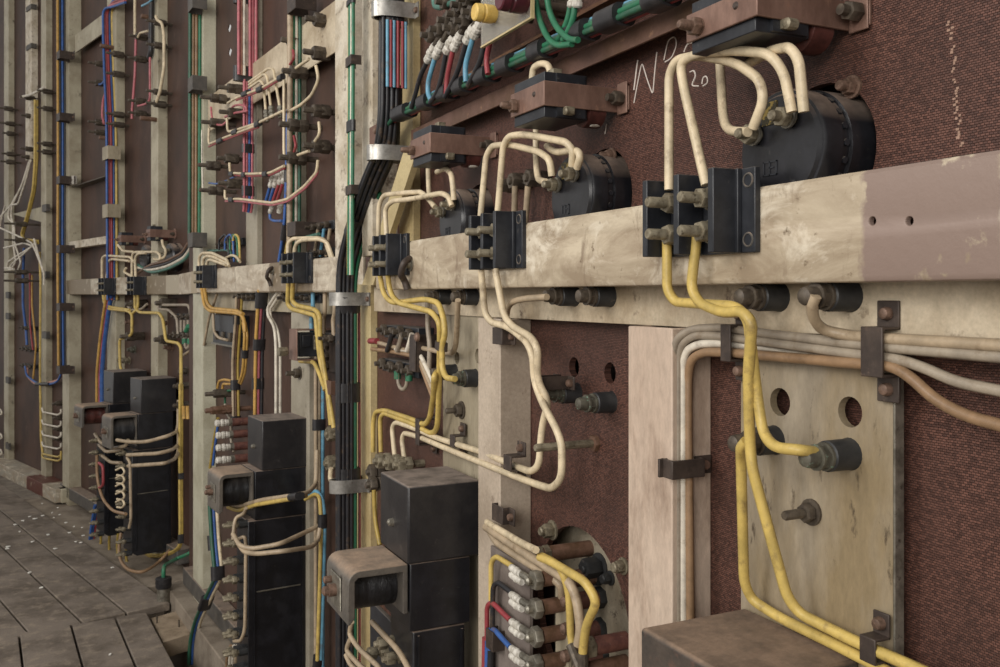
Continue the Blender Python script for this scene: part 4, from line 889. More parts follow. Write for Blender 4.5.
def channel(g, s0, s1, zb, zt, mt, label, d1=.05, name='mounting_rail', d0=0., kind=None):
    o = [(d0, zb + .005), (d0, zt - .005), (d0 + .005, zt), (d1, zt), (d1, zt - .008), (d0 + .01, zt - .009), (d0 + .01, zb + .009), (d1, zb + .008), (d1, zb), (d0 + .005, zb)]
    m = MB(g); n = len(o); vs = [(q[0], s0, q[1]) for q in o] + [(q[0], s1, q[1]) for q in o]
    m.add(vs, [tuple(range(n)), tuple(range(n, 2 * n))] + [(i, (i + 1) % n, n + (i + 1) % n, n + i) for i in range(n)])
    return obj(name, m, mt, bev=.002, label=label, cat='rail', kind=kind)
channel(B, B.S(350, 0) - .1, B.S(197, 0), zbB, ztB, m_railB, 'whitish steel rail of the middle bay, ending left of the black bundle')
# link between the rails of bays B and C
pB, pC = B.w((.0, B.S(197, 0), 0)), C.w((.0, C.S(179, 0), 0))
m = MB(); a = [pB, pC, pC + Vector((.04, .02, 0)), pB + Vector((.04, .02, 0))]; zq = [(zbB, ztB), (C.Z(179, 294.5, 0), C.Z(179, 274.3, 0))]
vs = [(p.x, p.y, zq[i in (1, 2)][0]) for i, p in enumerate(a)] + [(p.x, p.y, zq[i in (1, 2)][1]) for i, p in enumerate(a)]
m.add(vs, [(0, 1, 2, 3), (4, 5, 6, 7), (0, 1, 5, 4), (1, 2, 6, 5), (2, 3, 7, 6), (3, 0, 4, 7)])
obj('rail_link', m, m_railB, bev=.002, label='short bent cream piece joining the left rail to the middle rail', cat='rail')
zz0, zz1 = B.Z(265, 311, .06), B.Z(265, 285, .06)
obj('cross_beam', MB(B).box(.055, .068, B.S(366, .06), B.S(205, .06), zz0, zz1), M_GREY, bev=.001, label='grey flat crossbeam just below the middle rail', cat='beam')
# uprights
M_SLATE = mat('greyish_post', '#a29a89', .5, col2='#8b8372', scale=5, dirt='#554a3d', dscale=14, dlo=.6, dhi=.75, bump=.15)
M_PALE = mat('pale_post', '#b9b5a0', .5, col2='#a29c86', scale=5, dirt='#5c5141', dscale=14, dlo=.62, dhi=.76, bump=.15)
post(B, 193, 203, .026, PD, .05, 4.6, 'tall pale upright at left end of the middle bay, floor to top', M_PALE)
post(B, 246, 257, .066, PD, ztB - .03, 4.6, 'grey upright carrying the pink cables above the middle rail', M_SLATE)
post(B, 289, 300, .064, PD, ztB - .03, 4.6, 'grey upright carrying beige and green cables above the middle rail', M_SLATE)
post(B, 335, 352, .0, PD, ztB - .1, 4.6, 'broad whitish upright with green cables in front, left of the black bundle', M_WHITE)
post(A, 362, 372, .02, PD, EYE + .1, 4.6, 'worn flaking white upright directly left of the upper black bundle', M_WHITE)
post(B, 291, 309, .05, PD, .05, zz0, 'grey cream broad upright behind the middle relay', M_SLATE)
# sloping-looking bar
y0, y1 = B.Z(333, 2, .045), B.Z(335, 52, .045)
obj('cross_bar', MB(B).prism([(.045, y1), (.045, y0), (.085, y0 + .0), (.085, y0 - .006), (.051, y0 - .006), (.051, y1)], 1, B.S(338, .045), B.S(208, .045)), M_CREAM, bev=.001, label='cream crossbar high in the middle bay behind the stud terminals', cat='bar')
# terminal blocks
terminal_block(B, 311, 252, 283, 'black terminal block with cream wires at right end of the middle rail', pitch=.062, depth=.05, fl=.03)
terminal_block(B, 215.5, 265, 288, 'black terminal block at left end of the middle rail', pitch=.062, depth=.05, fl=.03)
# stud terminals: outer and inner columns, right and left groups
GS = 'hexagon stud terminals high in the middle bay'
RS = [(305, 337, 23, 0), (281, 312, 44, 1), (303, 337, 56, 0), (282, 318, 75, 1), (303, 337, 113, 0), (279, 322, 128, 1), (303, 337, 148, 0), (279, 318, 160, 1)]
for i, (a, b, y, o_) in enumerate(RS):
    stud(B, a, b, y, PD, '%s of the right-hand big stud terminals, left of the whitish upright' % nth(i, len(RS)), GS, r=.0105, nr=.024, at=(.28, .5) if i % 2 == 0 else (.22, .44), nl=.034, name='stud_terminal', mt=M_DKBOLT, sl=None)
LS = [(218, 254, 91), (200, 240, 101), (219, 254, 115), (201, 236, 125), (217, 247, 160), (198, 230, 167), (218, 254, 185), (199, 236, 192)]
for i, (a, b, y) in enumerate(LS):
    stud(B, a, b, y, PD, '%s of the left-hand big stud terminals, beside the pink cables' % nth(i, len(LS)), GS, r=.0095, nr=.022, at=(.26, .46), nl=.034, name='stud_terminal', mt=M_DKBOLT)
# cable runs on the uprights
loom(B, 'pink and white cable bundle down the upright of the middle bay, upper part', [(247, -60), (247, 76)], ['pink', 'salmon', 'white', 'white', 'pink', 'pink', 'pink'], d=.022, r=.0066, tapes=[((246, -2), (246, 5)), ((246, 67), (246, 82))], dd=.006)
loom(B, 'pink and blue cable bundle between the left stud terminals', [(248, 80), (248, 205), (247, 212)], ['pink', 'pink', 'blue', 'pink'], d=.028, r=.006, tapes=[((248, 144), (248, 153)), ((248, 186), (248, 196))])
loom(B, 'beige and green cable run on the upright left of the right stud terminals', [(295, -60), (294, 262)], [('tan', .011), 'green', 'white', 'dkgreen'], d=.02, r=.0065)
for i, y in enumerate((4, 229)): strapclip(B, 291, y, .064, ('upper', 'lower')[i] + ' grey brown clip on the beige and green cable run', w=.05, h=.09, lug=.004, prot=.078, vert=False, screws=(0, 0))
loom(A, 'green cables with a yellow edge on the whitish upright, left of the black bundle', [(351, -60), (351, 60), (350, 250), (350, 275)], [('yellow', .0028), 'green', 'green', 'white', 'green'], d=-.022, r=.0048, tapes=[((351, 0), (351, 5)), ((351, 121), (351, 132))])
for i, y in enumerate((61, 190)): strapclip(A, 348, y, -.004, ('upper', 'lower')[i] + ' dark clip on the green cables of the whitish upright', w=.024, h=.05, lug=.006, prot=.028, vert=False, screws=(0, 0))
# fan of three cream wires and their ferrules
GFAN = 'fanned cream wires beside the pink bundle'
for i, pts in enumerate(([(249, 82), (269, 68), (273.5, 69.5), (275, 79), (280, 108)], [(249, 85), (264, 74), (267, 76), (271, 108)], [(249, 88), (260, 80.5), (263.5, 84), (266, 112)])):
    t = thing('tagged_wire', ('outermost', 'middle', 'innermost')[i] + ' of three cream wires fanning out from the pink bundle', 'wire', B, B.at(pts[-1][0], pts[-1][1], .0), GFAN)
    obj('wire', MB(B).tube(P(B, pts, .0), .0055, 8, .03), wm('cream'), t, smooth=60)
    x, y = pts[-1]; ferrule(B, B.at(x, y - 2, 0), B.at(x + 1, y + 10, 0), .011, t, mt=M_STEEL)
GJ = 'jumper wires between the big stud terminals'
J = [('cream and red taped jumper from the upper left stud rising to the right', 'cream', [(228, 103), (236, 98), (262, 88), (282, 76)], [((243, 94), (248, 91.5)), ((258, 89.5), (263, 87)), ((279, 78), (283, 75.5))], 'red'),
     ('cream jumper with black tape sloping up to the second right stud group', 'cream', [(227, 118), (227.5, 132), (236, 130), (258, 123), (285, 110)], [((233, 132), (238, 130)), ((256, 124.5), (260, 122))], 'cream'),
     ('cream and red jumper starting lowest at the far left upright', 'cream', [(209, 128), (208.5, 144.5), (221, 139), (258, 125)], [((218, 141), (223, 138.5))], 'red'),
     ('cream jumper with black tape under the fifth left stud', 'cream', [(229.5, 163), (230, 173), (250, 174), (270, 173), (284, 166)], [((230.5, 173), (234, 173.5)), ((243, 174), (246, 174)), ((264, 173.5), (268, 173))], 'red'),
     ('long cream jumper sagging from the lowest left stud to the lowest right stud', 'cream', [(225, 190), (225, 199), (240, 199), (272, 203), (288, 199), (305, 186), (317, 172), (318, 160)], [((230, 199), (234, 199))], 'pink')]
for l, c, pts, tp, c2 in J:
    t = thing('jumper_wire', l, 'wire', B, B.at(pts[0][0], pts[0][1], -.02), GJ)
    obj('wire', MB(B).tube(P(B, pts, -.02), .0055, 8, .03), wm(c), t, smooth=60)
    if c2 != c: obj('second_wire', MB(B).tube(P(B, [(x + .5, y + 2.2) for x, y in pts[1:]], -.017), .0042, 8, .03), wm(c2), t, label=c2 + ' second wire')
    for a, b in tp:
        m = MB(B); flat_sleeve(m, B.at(a[0], a[1] + .8, -.02), B.at(b[0], b[1] + .8, -.02), .011, .010); obj('tape_band', m, M_TAPE, t, smooth=60)
cable(B, 'cream wire hanging straight from the fourth right stud to the tape', 'cream', [(284, 80, -.03), (284, 150, -.03), (284.5, 158, -.03)], r=.0055, group=GJ)
cable(B, 'cream wire bent out right of the fourth right stud', 'cream', [(316, 66), (319, 79), (312, 95), (301, 105), (288, 112)], d=.0, r=.0058, group=GJ)
cable(B, 'short cream wire from the fifth to the sixth right stud', 'cream', [(319, 122), (320, 134), (315, 141)], d=.0, r=.0055, group=GJ)
cable(B, 'short cream wire below the eighth right stud group at the whitish upright', 'cream', [(296, 68), (309, 59)], d=.0, r=.0055, group=GJ)
cable(B, 'short slanting cream wire at the seventh right stud', 'cream', [(298, 155), (309, 151)], d=.0, r=.0055, group=GJ)
cable(B, 'dark red wire dropping from the second right stud', 'red', [(293, 50), (294, 58), (288, 68)], d=.0, r=.0055, group=GJ)
cable(B, 'dark red wire dropping from the sixth right stud', 'red', [(294, 136), (296, 146), (294, 153)], d=.0, r=.0055, group=GJ)
cable(B, 'pink wire looping from the third left stud over to the bundle', 'pink', [(230, 112), (233, 106), (240, 104.5), (246, 107), (247, 112)], d=.0, r=.005, group=GJ)
cable(B, 'pink wire dropping from the second left stud to the fourth', 'pink', [(211, 107), (212, 119), (217, 125), (223, 125), (226, 122)], d=.0, r=.005, group=GJ)
cable(B, 'pink wire sloping from the third left stud to the bundle', 'pink', [(225, 117), (234, 113), (247, 111)], d=.0, r=.005, group=GJ)
cable(B, 'thin blue wire from the seventh left stud to the bundle', 'blue', [(209, 183), (216, 184), (226, 181), (236, 176)], d=.02, r=.0042, group=GJ)
cable(B, 'cream wire running down beside the lower left studs', 'white', [(202, 130), (202, 160), (203, 190)], d=.01, r=.0045, group=GJ)
# blue and red ferruled wires
FW = [('blue', [(266, 201), (270, 187)], 0), ('blue', [(270, 201), (274, 187)], 0), ('red', [(273, 201), (279, 184)], 0), ('red', [(277, 202), (283, 183)], 0)]
for i, (c, p, _) in enumerate(FW):
    t = thing('tagged_wire', ('leftmost blue', 'second blue', 'first red', 'rightmost red')[i] + ' wire with a white ferrule below the sloping jumper', 'wire', B, B.at(p[0][0], p[0][1], .02), 'blue and red ferruled wires')
    obj('wire', MB(B).tube(P(B, p, .02), .0065, 8), wm(c), t, smooth=60)
    a = B.at(p[1][0], p[1][1], .02); ferrule(B, a, B.at(p[1][0] + 4, p[1][1] - 13, .02), .0105, t)
t = thing('tagged_wire', 'blue wire bent under the lower white ferrules', 'wire', B, B.at(276, 222, .02), 'blue and red ferruled wires')
obj('wire', MB(B).tube(P(B, [(270, 212), (270, 219), (274, 221), (282, 221)], .02), .0055, 8), wm('blue'), t, smooth=60)
ferrule(B, B.at(270, 213, .02), B.at(274, 202, .02), .010, t); ferrule(B, B.at(279, 213, .02), B.at(281, 203, .02), .010, t)
loom(B, 'blue, yellow and black cables slanting down to the right terminal block', [(290, 110), (289, 175), (287, 225), (281, 262)], ['blue', 'black', 'yellow'], d=.005, r=.0055, tapes=[((289.5, 165), (289, 182)), ((287, 225), (285, 240))], R_=.15)
# wires at the right terminal block
GW2 = 'cream wires over the middle rail'
cable(B, 'cream wire arching from the right terminal block of the middle rail, front', 'cream', [(294, 262, -.02), (295, 245, -.02), (301, 240, -.02), (319, 239, -.0), (327, 242, .02), (333, 258, .03)], r=.0072, group=GW2)
cable(B, 'cream wire arching from the right terminal block of the middle rail, behind', 'cream', [(288, 262, -.02), (288, 243, -.02), (293, 238.5, -.01), (318, 238, .01), (325, 240, .03), (331, 258, .04)], r=.0072, group=GW2)
for i, pts in enumerate(([(199, 274), (199, 257), (202.5, 253), (212, 253), (227, 260), (229, 266)], [(202.5, 274), (203, 259), (206.5, 256), (214, 257), (228, 264)], [(206, 274), (207, 261.5), (210, 259.5), (226, 265)])):
    cable(B, ('outermost', 'middle', 'innermost')[i] + ' cream wire arching from the left terminal block of the middle rail', 'cream', pts, d=-.01, r=.0072, group=GW2)
cable(B, 'small cream hook of wire right of the left arches', 'cream', [(226, 258), (232, 255), (237, 257), (240, 262)], d=.02, r=.006, group=GW2)
cable(B, 'green grey cable hooked behind the left arches', 'teal', [(206, 251), (226, 250), (231, 252), (232, 258)], d=.05, r=.006, group=GW2)
# small terminals behind the rail
strip2 = lambda *a, **k: strip3(B, *a, **k)
def strip3(g, pxa, pxb, y, d, label, k=4, grp='small dark terminal rows', r=.013):
    a, b = g.at(pxa, y, d), g.at(pxb, y, d); s0, s1 = min(a[1], b[1]), max(a[1], b[1]); z = (a[2] + b[2]) / 2
    t = thing('terminal_strip', label, 'terminal strip', g, (PD, (s0 + s1) / 2, z - .02), grp)
    obj('base', MB(g).box(d, PD, s0, s1, z - .016, z + .016), M_BAKE, t, bev=.002)
    for i in range(k):
        s = s0 + (s1 - s0) * (i + .5) / k
        q = obj('terminal', MB(g).cyl((d - .04, s, z), (d, s, z), .006, 8), M_DKBOLT, t)
        obj('nut', MB(g).hexnut((d - .022, s, z), (1, 0, 0), .016, r), M_DKBOLT, q)
    return t
strip2(222, 242, 243, .06, 'small dark terminal row above the left end of the middle rail')
strip2(306, 334, 227, .06, 'small dark terminal row above the right arches, beside the whitish upright')
strip2(309, 334, 253, .06, 'small dark terminal row behind the middle rail right end')
strip2(240, 258, 297, .045, 'small dark terminal row on the grey crossbeam, left one')
strip2(283, 320, 298, .045, 'small dark terminal row on the grey crossbeam, right one')
for i, (c, x) in enumerate((('black', 227), ('blue', 232), ('green', 236), ('yellow', 238))):
    cable(B, c + ' wire hooked over the small terminal row above the middle rail', c, [(x - 8 + i, 250), (x - 8 + i, 240 - i), (x - 2, 234), (x + 1, 238), (x + 2, 262)], d=.03, r=.005, group='hooked thin wires')
for i, (c, x) in enumerate((('tan', 316), ('sky', 322), ('tan', 328))):
    cable(B, ('left beige', 'light blue', 'right beige')[i] + ' wire dropping between the two terminal rows right of the arches', c, [(x + 2, 229), (x, 244), (x - 2, 256)], d=.045, r=.006, group='wires dropping behind the right arches')
cable(B, 'pale green wire hooked above the right terminal block', 'teal', [(296, 231), (299, 238), (308, 237), (319, 234)], d=.03, r=.0065)
# ---- below the rail
GY2 = 'yellow cables below the middle rail'
for i, pts in enumerate(([(288.5, 280, -.02), (287.5, 304, -.01), (292, 309, 0), (316, 315.5, .0), (317, 332, .0), (320, 360, .01), (327, 384, .015), (331, 425, .02)], [(293, 280, -.02), (292, 301, -.01), (297, 305.5, 0), (315, 309.5, 0), (320, 315, 0), (320, 340, .0), (323, 362, .01), (329, 398, .015), (334, 428, .02)])):
    cable(B, ('left', 'right')[i] + ' yellow cable from the right terminal block down to the nut', 'yellow', pts, r=.0082, group=GY2)
cable(B, 'short yellow cable from the boxed contactor joining the pair', 'yellow', [(300, 361, .02), (314, 362, .01), (319, 372, .01), (325, 390, .01)], r=.0075, group=GY2)
for i, pts in enumerate(([(201, 285), (204.5, 306), (210, 311), (236, 313), (242, 315), (244.5, 322), (245, 332)], [(204, 285), (207, 303), (212, 308.5), (237, 311), (243, 314)])):
    cable(B, ('lower', 'upper')[i] + ' amber cable from the left terminal block bending right', 'amber', pts, d=-.005, r=.0082, group=GY2)
loom(B, 'thin bundle of tan and yellow cables with black tape, right of the pale upright', [(239, 297), (238, 320), (235, 360), (235.5, 400), (236, 424)], ['tan', 'brown', 'olive'], d=.02, r=.0062, tapes=[((238, 314), (237.5, 324)), ((235, 349), (235, 359)), ((235.3, 380), (235.5, 390)), ((236, 416), (236, 426))])
loom(B, 'pair of amber cables right of the taped thin bundle', [(244, 322), (246, 335), (245.5, 345), (244, 372), (240, 383)], ['amber', 'amber'], d=.02, r=.0062, tapes=[((245.2, 350), (244.8, 358))])
loom(B, 'yellow, red and black cable bundle hanging from the middle rail', [(262, 290), (259, 340), (258, 395), (258, 440)], ['amber', 'pink', 'black'], d=.015, r=.0072, tapes=[((262, 292), (261, 308)), ((259.5, 339), (259, 350)), ((258, 378), (258, 389))])
loom(B, 'pair of whitish wires kinked below the middle rail', [(281, 290), (269, 308), (269, 316), (276, 328), (278, 345), (278, 416)], ['white', 'white'], d=.03, r=.0062, pitch=2.9)
cable(B, 'single beige wire ending low at the pale upright, left of two', 'tan', [(217, 294), (209, 318), (204, 345)], d=.03, r=.0065, group='beige wires by the small contactor')
cable(B, 'single beige wire curving into the small contactor', 'tan', [(213, 310), (214, 332), (219, 338), (227, 340)], d=.01, r=.0065, group='beige wires by the small contactor')
for i, pts in enumerate(([(217.5, 388), (219, 381), (224, 379.5), (233, 381)], [(222.5, 389), (223, 384), (233, 384)])):
    cable(B, ('outer', 'inner')[i] + ' amber hook of wire over the grey stud by the pale upright', 'amber', pts, d=.02, r=.006, group='amber hooks')
cable(B, 'green wire turning into a white one left of the thin bundle', 'green', [(233, 390), (226, 391), (225, 396), (225, 404)], d=.01, r=.005)
cable(B, 'whitish grey wire running down across the reddish fuses', 'grey', [(225, 404), (226, 412), (231, 420), (231, 442), (234, 452)], d=.0, r=.006)
t = thing('contactor', 'small black contactor right of the pale upright under the middle rail', 'contactor', B, B.at(222, 345, PD))
s0, s1 = B.S(236, .03), B.S(213, .03); z0, z1 = B.Z(225, 345, .03), B.Z(225, 315, .03)
obj('case', MB(B).box(.03, PD, s0, s1, z0, z1), M_BAKE, t, bev=.003)
for f in (.2, .5, .8): obj('terminal', MB(B).box(.018, .03, s0 + (s1 - s0) * f - .016, s0 + (s1 - s0) * f + .016, z0 + .02, z0 + .06), M_DKBOLT, t, bev=.002)
obj('base_bar', MB(B).box(.025, .03, s0 - .02, s1 + .02, z0 - .004, z0 + .004), M_STEEL, t)
t = thing('contactor', 'boxed contactor in a copper frame right of the whitish wire pair', 'contactor', B, B.at(305, 360, PD))
d0, d1 = -.04, PD; sF = B.S(293, -.04)
zt_, zb_ = B.Z(293, 329, d0), B.Z(293, 360, d0)
obj('frame', MB(B).box(d0 - .004, d0, sF - .05, sF + .03, zb_, zt_), M_BRASS, t, bev=.002)
obj('frame_top', MB(B).box(d0, d1, sF - .05, sF + .03, zt_ - .004, zt_), M_BRASS, t)
obj('frame_bottom', MB(B).box(d0, d1, sF - .05, sF + .03, zb_, zb_ + .004), M_BRASS, t)
cb_ = obj('core', MB(B).box(d0 + .012, d1 - .01, sF - .035, sF + .02, zb_ + .012, zt_ - .012), M_BAKE, t, bev=.002)
obj('contact', MB(B).box(d0 + .06, d0 + .085, sF - .044, sF - .034, zb_ + .035, zt_ - .02), M_BOLT, t, bev=.002)
obj('contact', MB(B).box(d0 + .02, d0 + .05, sF - .040, sF - .034, zb_ + .045, zt_ - .02), M_BAKE, t, bev=.002)
obj('front_nut', MB(B).hexnut((d0 - .05, sF, zb_ + .03), (1, 0, 0), .03, .017), M_BOLT, t)
bolt(B, 300, 373, .05, 'dark bolt on the grey cream upright below the boxed contactor', hl=.02, hr=.018, sl=.03, shank=.009)
strapclip(B, 328, 387.5, .03, 'brown two screw clip on the yellow pair left of the black bundle', w=.045, h=.05, lug=.045, prot=.02, vert=False, screws=(1, 1), mt=M_BROWNBAR)
strip2(323, 337, 338, .03, 'small dark terminal row right of the yellow pair', k=3)
t = thing('terminal_strip', 'dark drilled block under the terminal row right of the yellow pair', 'terminal strip', B, B.at(331, 368, PD))
a = B.at(331, 355, .06); obj('base', MB(B).box(.06, PD, a[1] - .05, a[1] + .06, B.Z(331, 372, .06), B.Z(331, 342, .06)), M_CLIP, t, bev=.002)
for dy in (346, 356, 366): q = B.at(328, dy, .06); obj('terminal', MB(B).hexnut((.045, q[1], q[2]), (1, 0, 0), .015, .014), M_DKBOLT, t)
for i, (x, c) in enumerate(((323, 'tan'), (333, 'tan'), (311, 'sky'))):
    cable(B, ('left beige wire from rail to the terminal row right of the yellow pair', 'right beige wire from rail to the terminal row right of the yellow pair', 'light blue wire passing behind the yellow pair')[i], c, [(x + 2, 290), (x + 2, 312), (x, 320), (x + 1, 336)], d=.03, r=.0075, group='wires dropping below the rail end')
for i, (x0, x1, y) in enumerate(((325, 339, 433), (324, 340, 462))):
    stud(B, x0, x1, y, PD, ('upper', 'lower')[i] + ' pale stud nut between the beige cable and the black bundle', 'pale stud nuts left of the black bundle', r=.012, nr=.026, at=(.15, .4), nl=.03, mt=M_BOLT)
cable(B, 'cream hook of wire with reddish end under the lower pale nut', 'cream', [(331, 468), (330, 480), (336, 486), (345, 488)], d=.0, r=.008)
loom(B, 'beige and light blue cables running down behind the middle relay', [(319, 352), (319, 700)], ['tan', 'tan', 'sky'], d=.045, r=.0068, tapes=[((319, 419), (319, 430))])
loom(B, 'yellow and blue cable pair bending into the wire from the middle relay', [(306, 498), (316, 492), (321, 497), (323, 520), (321, 600), (319, 660)], ['yellow', 'sky'], d=.02, r=.0068, tapes=[((322.5, 514), (322.5, 528)), ((318, 655), (317, 668))])
# middle relay
relay(B, 262, 421, 471, 'black relay with a protruding taped coil in the middle bay', sl=.18, df=-.11, db=.08, nterm=10, case=.60, body_h=.17, cpx=248, bpx=255, ypx=219, yz=(.16, .135))
GRW = 'wires wrapped round the middle relay'
cable(B, 'beige wire with yellow partner crossing the body of the middle relay', 'tan', [(228, 503, -.18), (240, 506, -.16), (262, 500, -.13), (290, 496, -.12), (308, 493, -.05), (316, 484, .01), (317, 450, .02)], r=.0078, group=GRW)
cable(B, 'yellow wire crossing the body of the middle relay', 'yellow', [(228, 507, -.18), (238, 511, -.16), (255, 505, -.14), (296, 498, -.12), (306, 496, -.05)], r=.0072, group=GRW)
cable(B, 'upper beige loop across the contact case of the middle relay', 'tan', [(233, 534, -.25), (240, 546, -.25), (252, 549, -.22), (280, 544, -.15), (308, 531, -.03), (318, 526, .01)], r=.0078, group=GRW)
cable(B, 'lower beige loop across the contact case of the middle relay', 'tan', [(238, 543, -.25), (244, 552, -.24), (256, 554, -.22), (285, 551, -.15), (312, 547, -.04), (318, 540, .0), (320, 528, .01)], r=.0078, group=GRW)
cable(B, 'beige wire running down beside the terminals of the middle relay', 'tan', [(236, 540, -.22), (245, 536, -.2), (246, 545, -.195), (245, 630, -.195), (241, 641, -.2), (234, 641, -.2)], r=.006, group=GRW)
cable(B, 'thin beige wire joining coil and terminals of the middle relay', 'tan', [(246, 508, -.2), (244, 514, -.2), (236, 517, -.22), (234, 526, -.23), (233, 540, -.24)], r=.006, group=GRW)
for a, b in (((237, 505.5), (242, 505)), ((292, 497), (300, 496))):
    m = MB(B); flat_sleeve(m, B.at(a[0], a[1], -.14 if a[0] < 260 else -.12), B.at(b[0], b[1], -.14 if a[0] < 260 else -.12), .012, .016); obj('tape_band', m, M_TAPE, label=('left' if a[0] < 260 else 'right') + ' black tape binding the wires across the middle relay body', cat='tape')
for i, c in enumerate(('tan', 'white', 'white', 'copper')):
    cable(B, ('beige', 'first white', 'second white', 'copper')[i] + ' wire leaving the foot of the middle relay downwards', c, [(240 - i * 3, 646, -.08), (236 - i * 3, 656, -.08), (234 - i * 2.5, 690, -.06)], r=.007, group='wires at the foot of the middle relay')
# reddish fuses left of the middle relay
for i, (x0, x1, y) in enumerate(((215, 249, 421), (216, 250, 433), (216, 252, 445), (216, 254, 457))):
    s = B.S(x1, .05); z = B.zz(y, .05, s); dt = B.D(x0, s)
    t = thing('fuse_rod', nth(i, 4) + ' of the reddish fuses left of the middle relay cover', 'fuse', B, (PD, s, z), 'reddish fuses in the middle bay')
    L = PD - dt
    obj('rod', MB(B).cyl((dt + L * .38, s, z), (PD, s, z), .017, 12), M_REDROD, t)
    ferrule(B, Vector((dt, s, z)), Vector((dt + L * .3, s, z)), .0145, t)
    obj('cap', MB(B).cyl((dt + L * .3, s, z), (dt + L * .42, s, z), .016, 10), M_STEEL, t)
stud(B, 205, 245, 392, PD, 'long thin grey rod crossing the pale upright, upper one', 'grey rods crossing the pale upright', r=.010, nr=.019, at=(.2, .45, ), nl=.06, mt=M_DKBOLT)
stud(B, 205, 251, 408, PD, 'long thin grey rod crossing the pale upright, lower one', 'grey rods crossing the pale upright', r=.011, nr=.02, at=(.12, .35), nl=.06, mt=M_BROWNROD)
cable(B, 'dark blue and yellow wire strand falling left of the reddish fuses', 'olive', [(218, 418), (214, 440), (210, 468)], d=-.03, r=.0068, group='strands left of the reddish fuses')
cable(B, 'dark blue wire strand falling left of the reddish fuses', 'blue', [(218, 424), (216, 440), (213, 465)], d=-.03, r=.0062, group='strands left of the reddish fuses')
loom(B, 'blue, green and cream cables weaving from the middle relay down to the floor edge', [(213, 505), (215, 540), (218, 570), (217, 580), (206, 602), (197, 622), (193, 640), (192, 664)], ['dkgreen', 'blue', 'cream'], d=-.06, r=.0085, tapes=[((214, 535), (215, 550)), ((217.6, 566), (218, 580)), ((208, 597), (204, 608))], R_=.12)
# ================================================================== BAY C: left part of the board
sC0, sC1 = C.S(186, PD), C.S(66, PD)
obj('wall_left', MB(C).box(PD, PD + .012, C.S(196, PD) - .05, C.S(64, PD), -.1, 5), M_PANEL, kind='structure')
ztC, zbC = C.Z(125, 277.2, 0), C.Z(125, 294.6, 0)
dv = C.dir; uc = lambda px: C.w(C.at(px, 285, 0)).dot(dv)
m_railC = banded('rail_paint_left', [(uc(90), uc(66), '#82745f'), (uc(165), uc(145), '#7f715c'), (uc(178), uc(165), '#a59a86')], tuple(dv), base='#c2bba9')
channel(C, C.S(180, 0), C.S(60, 0), zbC, ztC, m_railC, 'left rail with two bare brown patches, cut off at its left end', d1=.09)
post(C, 62.5, 69, .0, PD, -.03, 5, 'tall greenish cream upright at the left end of the rail', M_GREENCREAM)
post(C, 107, 116, .03, PD, -.03, 5, 'greenish cream upright behind the left terminal block and the blue cables', M_GREENCREAM)
post(C, 151, 158, .03, PD, -.03, 5, 'greenish cream upright between the two small copper brackets and the pale upright', M_GREENCREAM)
obj('cross_bar', MB(C).prism([(.03, C.Z(103, 33, .03)), (.03, C.Z(103, 14, .03)), (.09, C.Z(103, 14, .03)), (.09, C.Z(103, 14, .03) - .008), (.04, C.Z(103, 14, .03) - .008), (.04, C.Z(103, 33, .03))], 1, C.S(105, .03), C.S(75, .03)), M_GREENCREAM, label='broad cream crossbar at top left between two uprights', cat='bar')
obj('cross_bar', MB(C).box(.0, .05, C.S(107, .0), C.S(67, .0), C.Z(90, 246, .0), C.Z(90, 238.5, .0)), M_WHITE, bev=.003, label='white flat bar just above the left end of the rail', cat='bar')
zq = C.Z(88, 181, .02)
obj('cross_bar', MB(C).box(.02, .09, C.S(105, .02), C.S(70, .02), zq - .008, zq), M_DKBOLT, label='thin dark bar with a white end block on the left upright', cat='bar')
q = C.at(73, 180, -.0); obj('end_block', MB(C).box(-.01, .02, q[1] - .035, q[1] + .035, q[2] - .035, q[2] + .03), M_FERR, label='small white block with a dark screw on the left upright', cat='block', bev=.003)
obj('block_screw', MB(C).cyl((-.014, q[1], q[2]), (-.009, q[1], q[2]), .012, 12), M_DKBOLT, bpy.data.objects['end_block'])
terminal_block(C, 145.5, 276.5, 295, 'black terminal block on the left rail, right of its twin', pitch=.062, depth=.06, fl=.035)
terminal_block(C, 115, 278, 295, 'black terminal block on the left rail nearest its cut end', pitch=.062, depth=.06, fl=.035)
meter(C, 144, 258, 'small distant meter drum behind the left rail, left one', r=.085, df=.03, detail=False)
meter(C, 169, 257, 'small distant meter drum behind the left rail, right one', r=.085, df=.03, detail=False)
fuse_bracket(C, 150, 229, 237, 'distant copper bracket in front of the upright, right one', df=-.06, small=True, sl=.07)
fuse_bracket(C, 121, 235, 242, 'distant copper bracket left of its twin above the left rail', df=-.06, small=True, sl=.07)
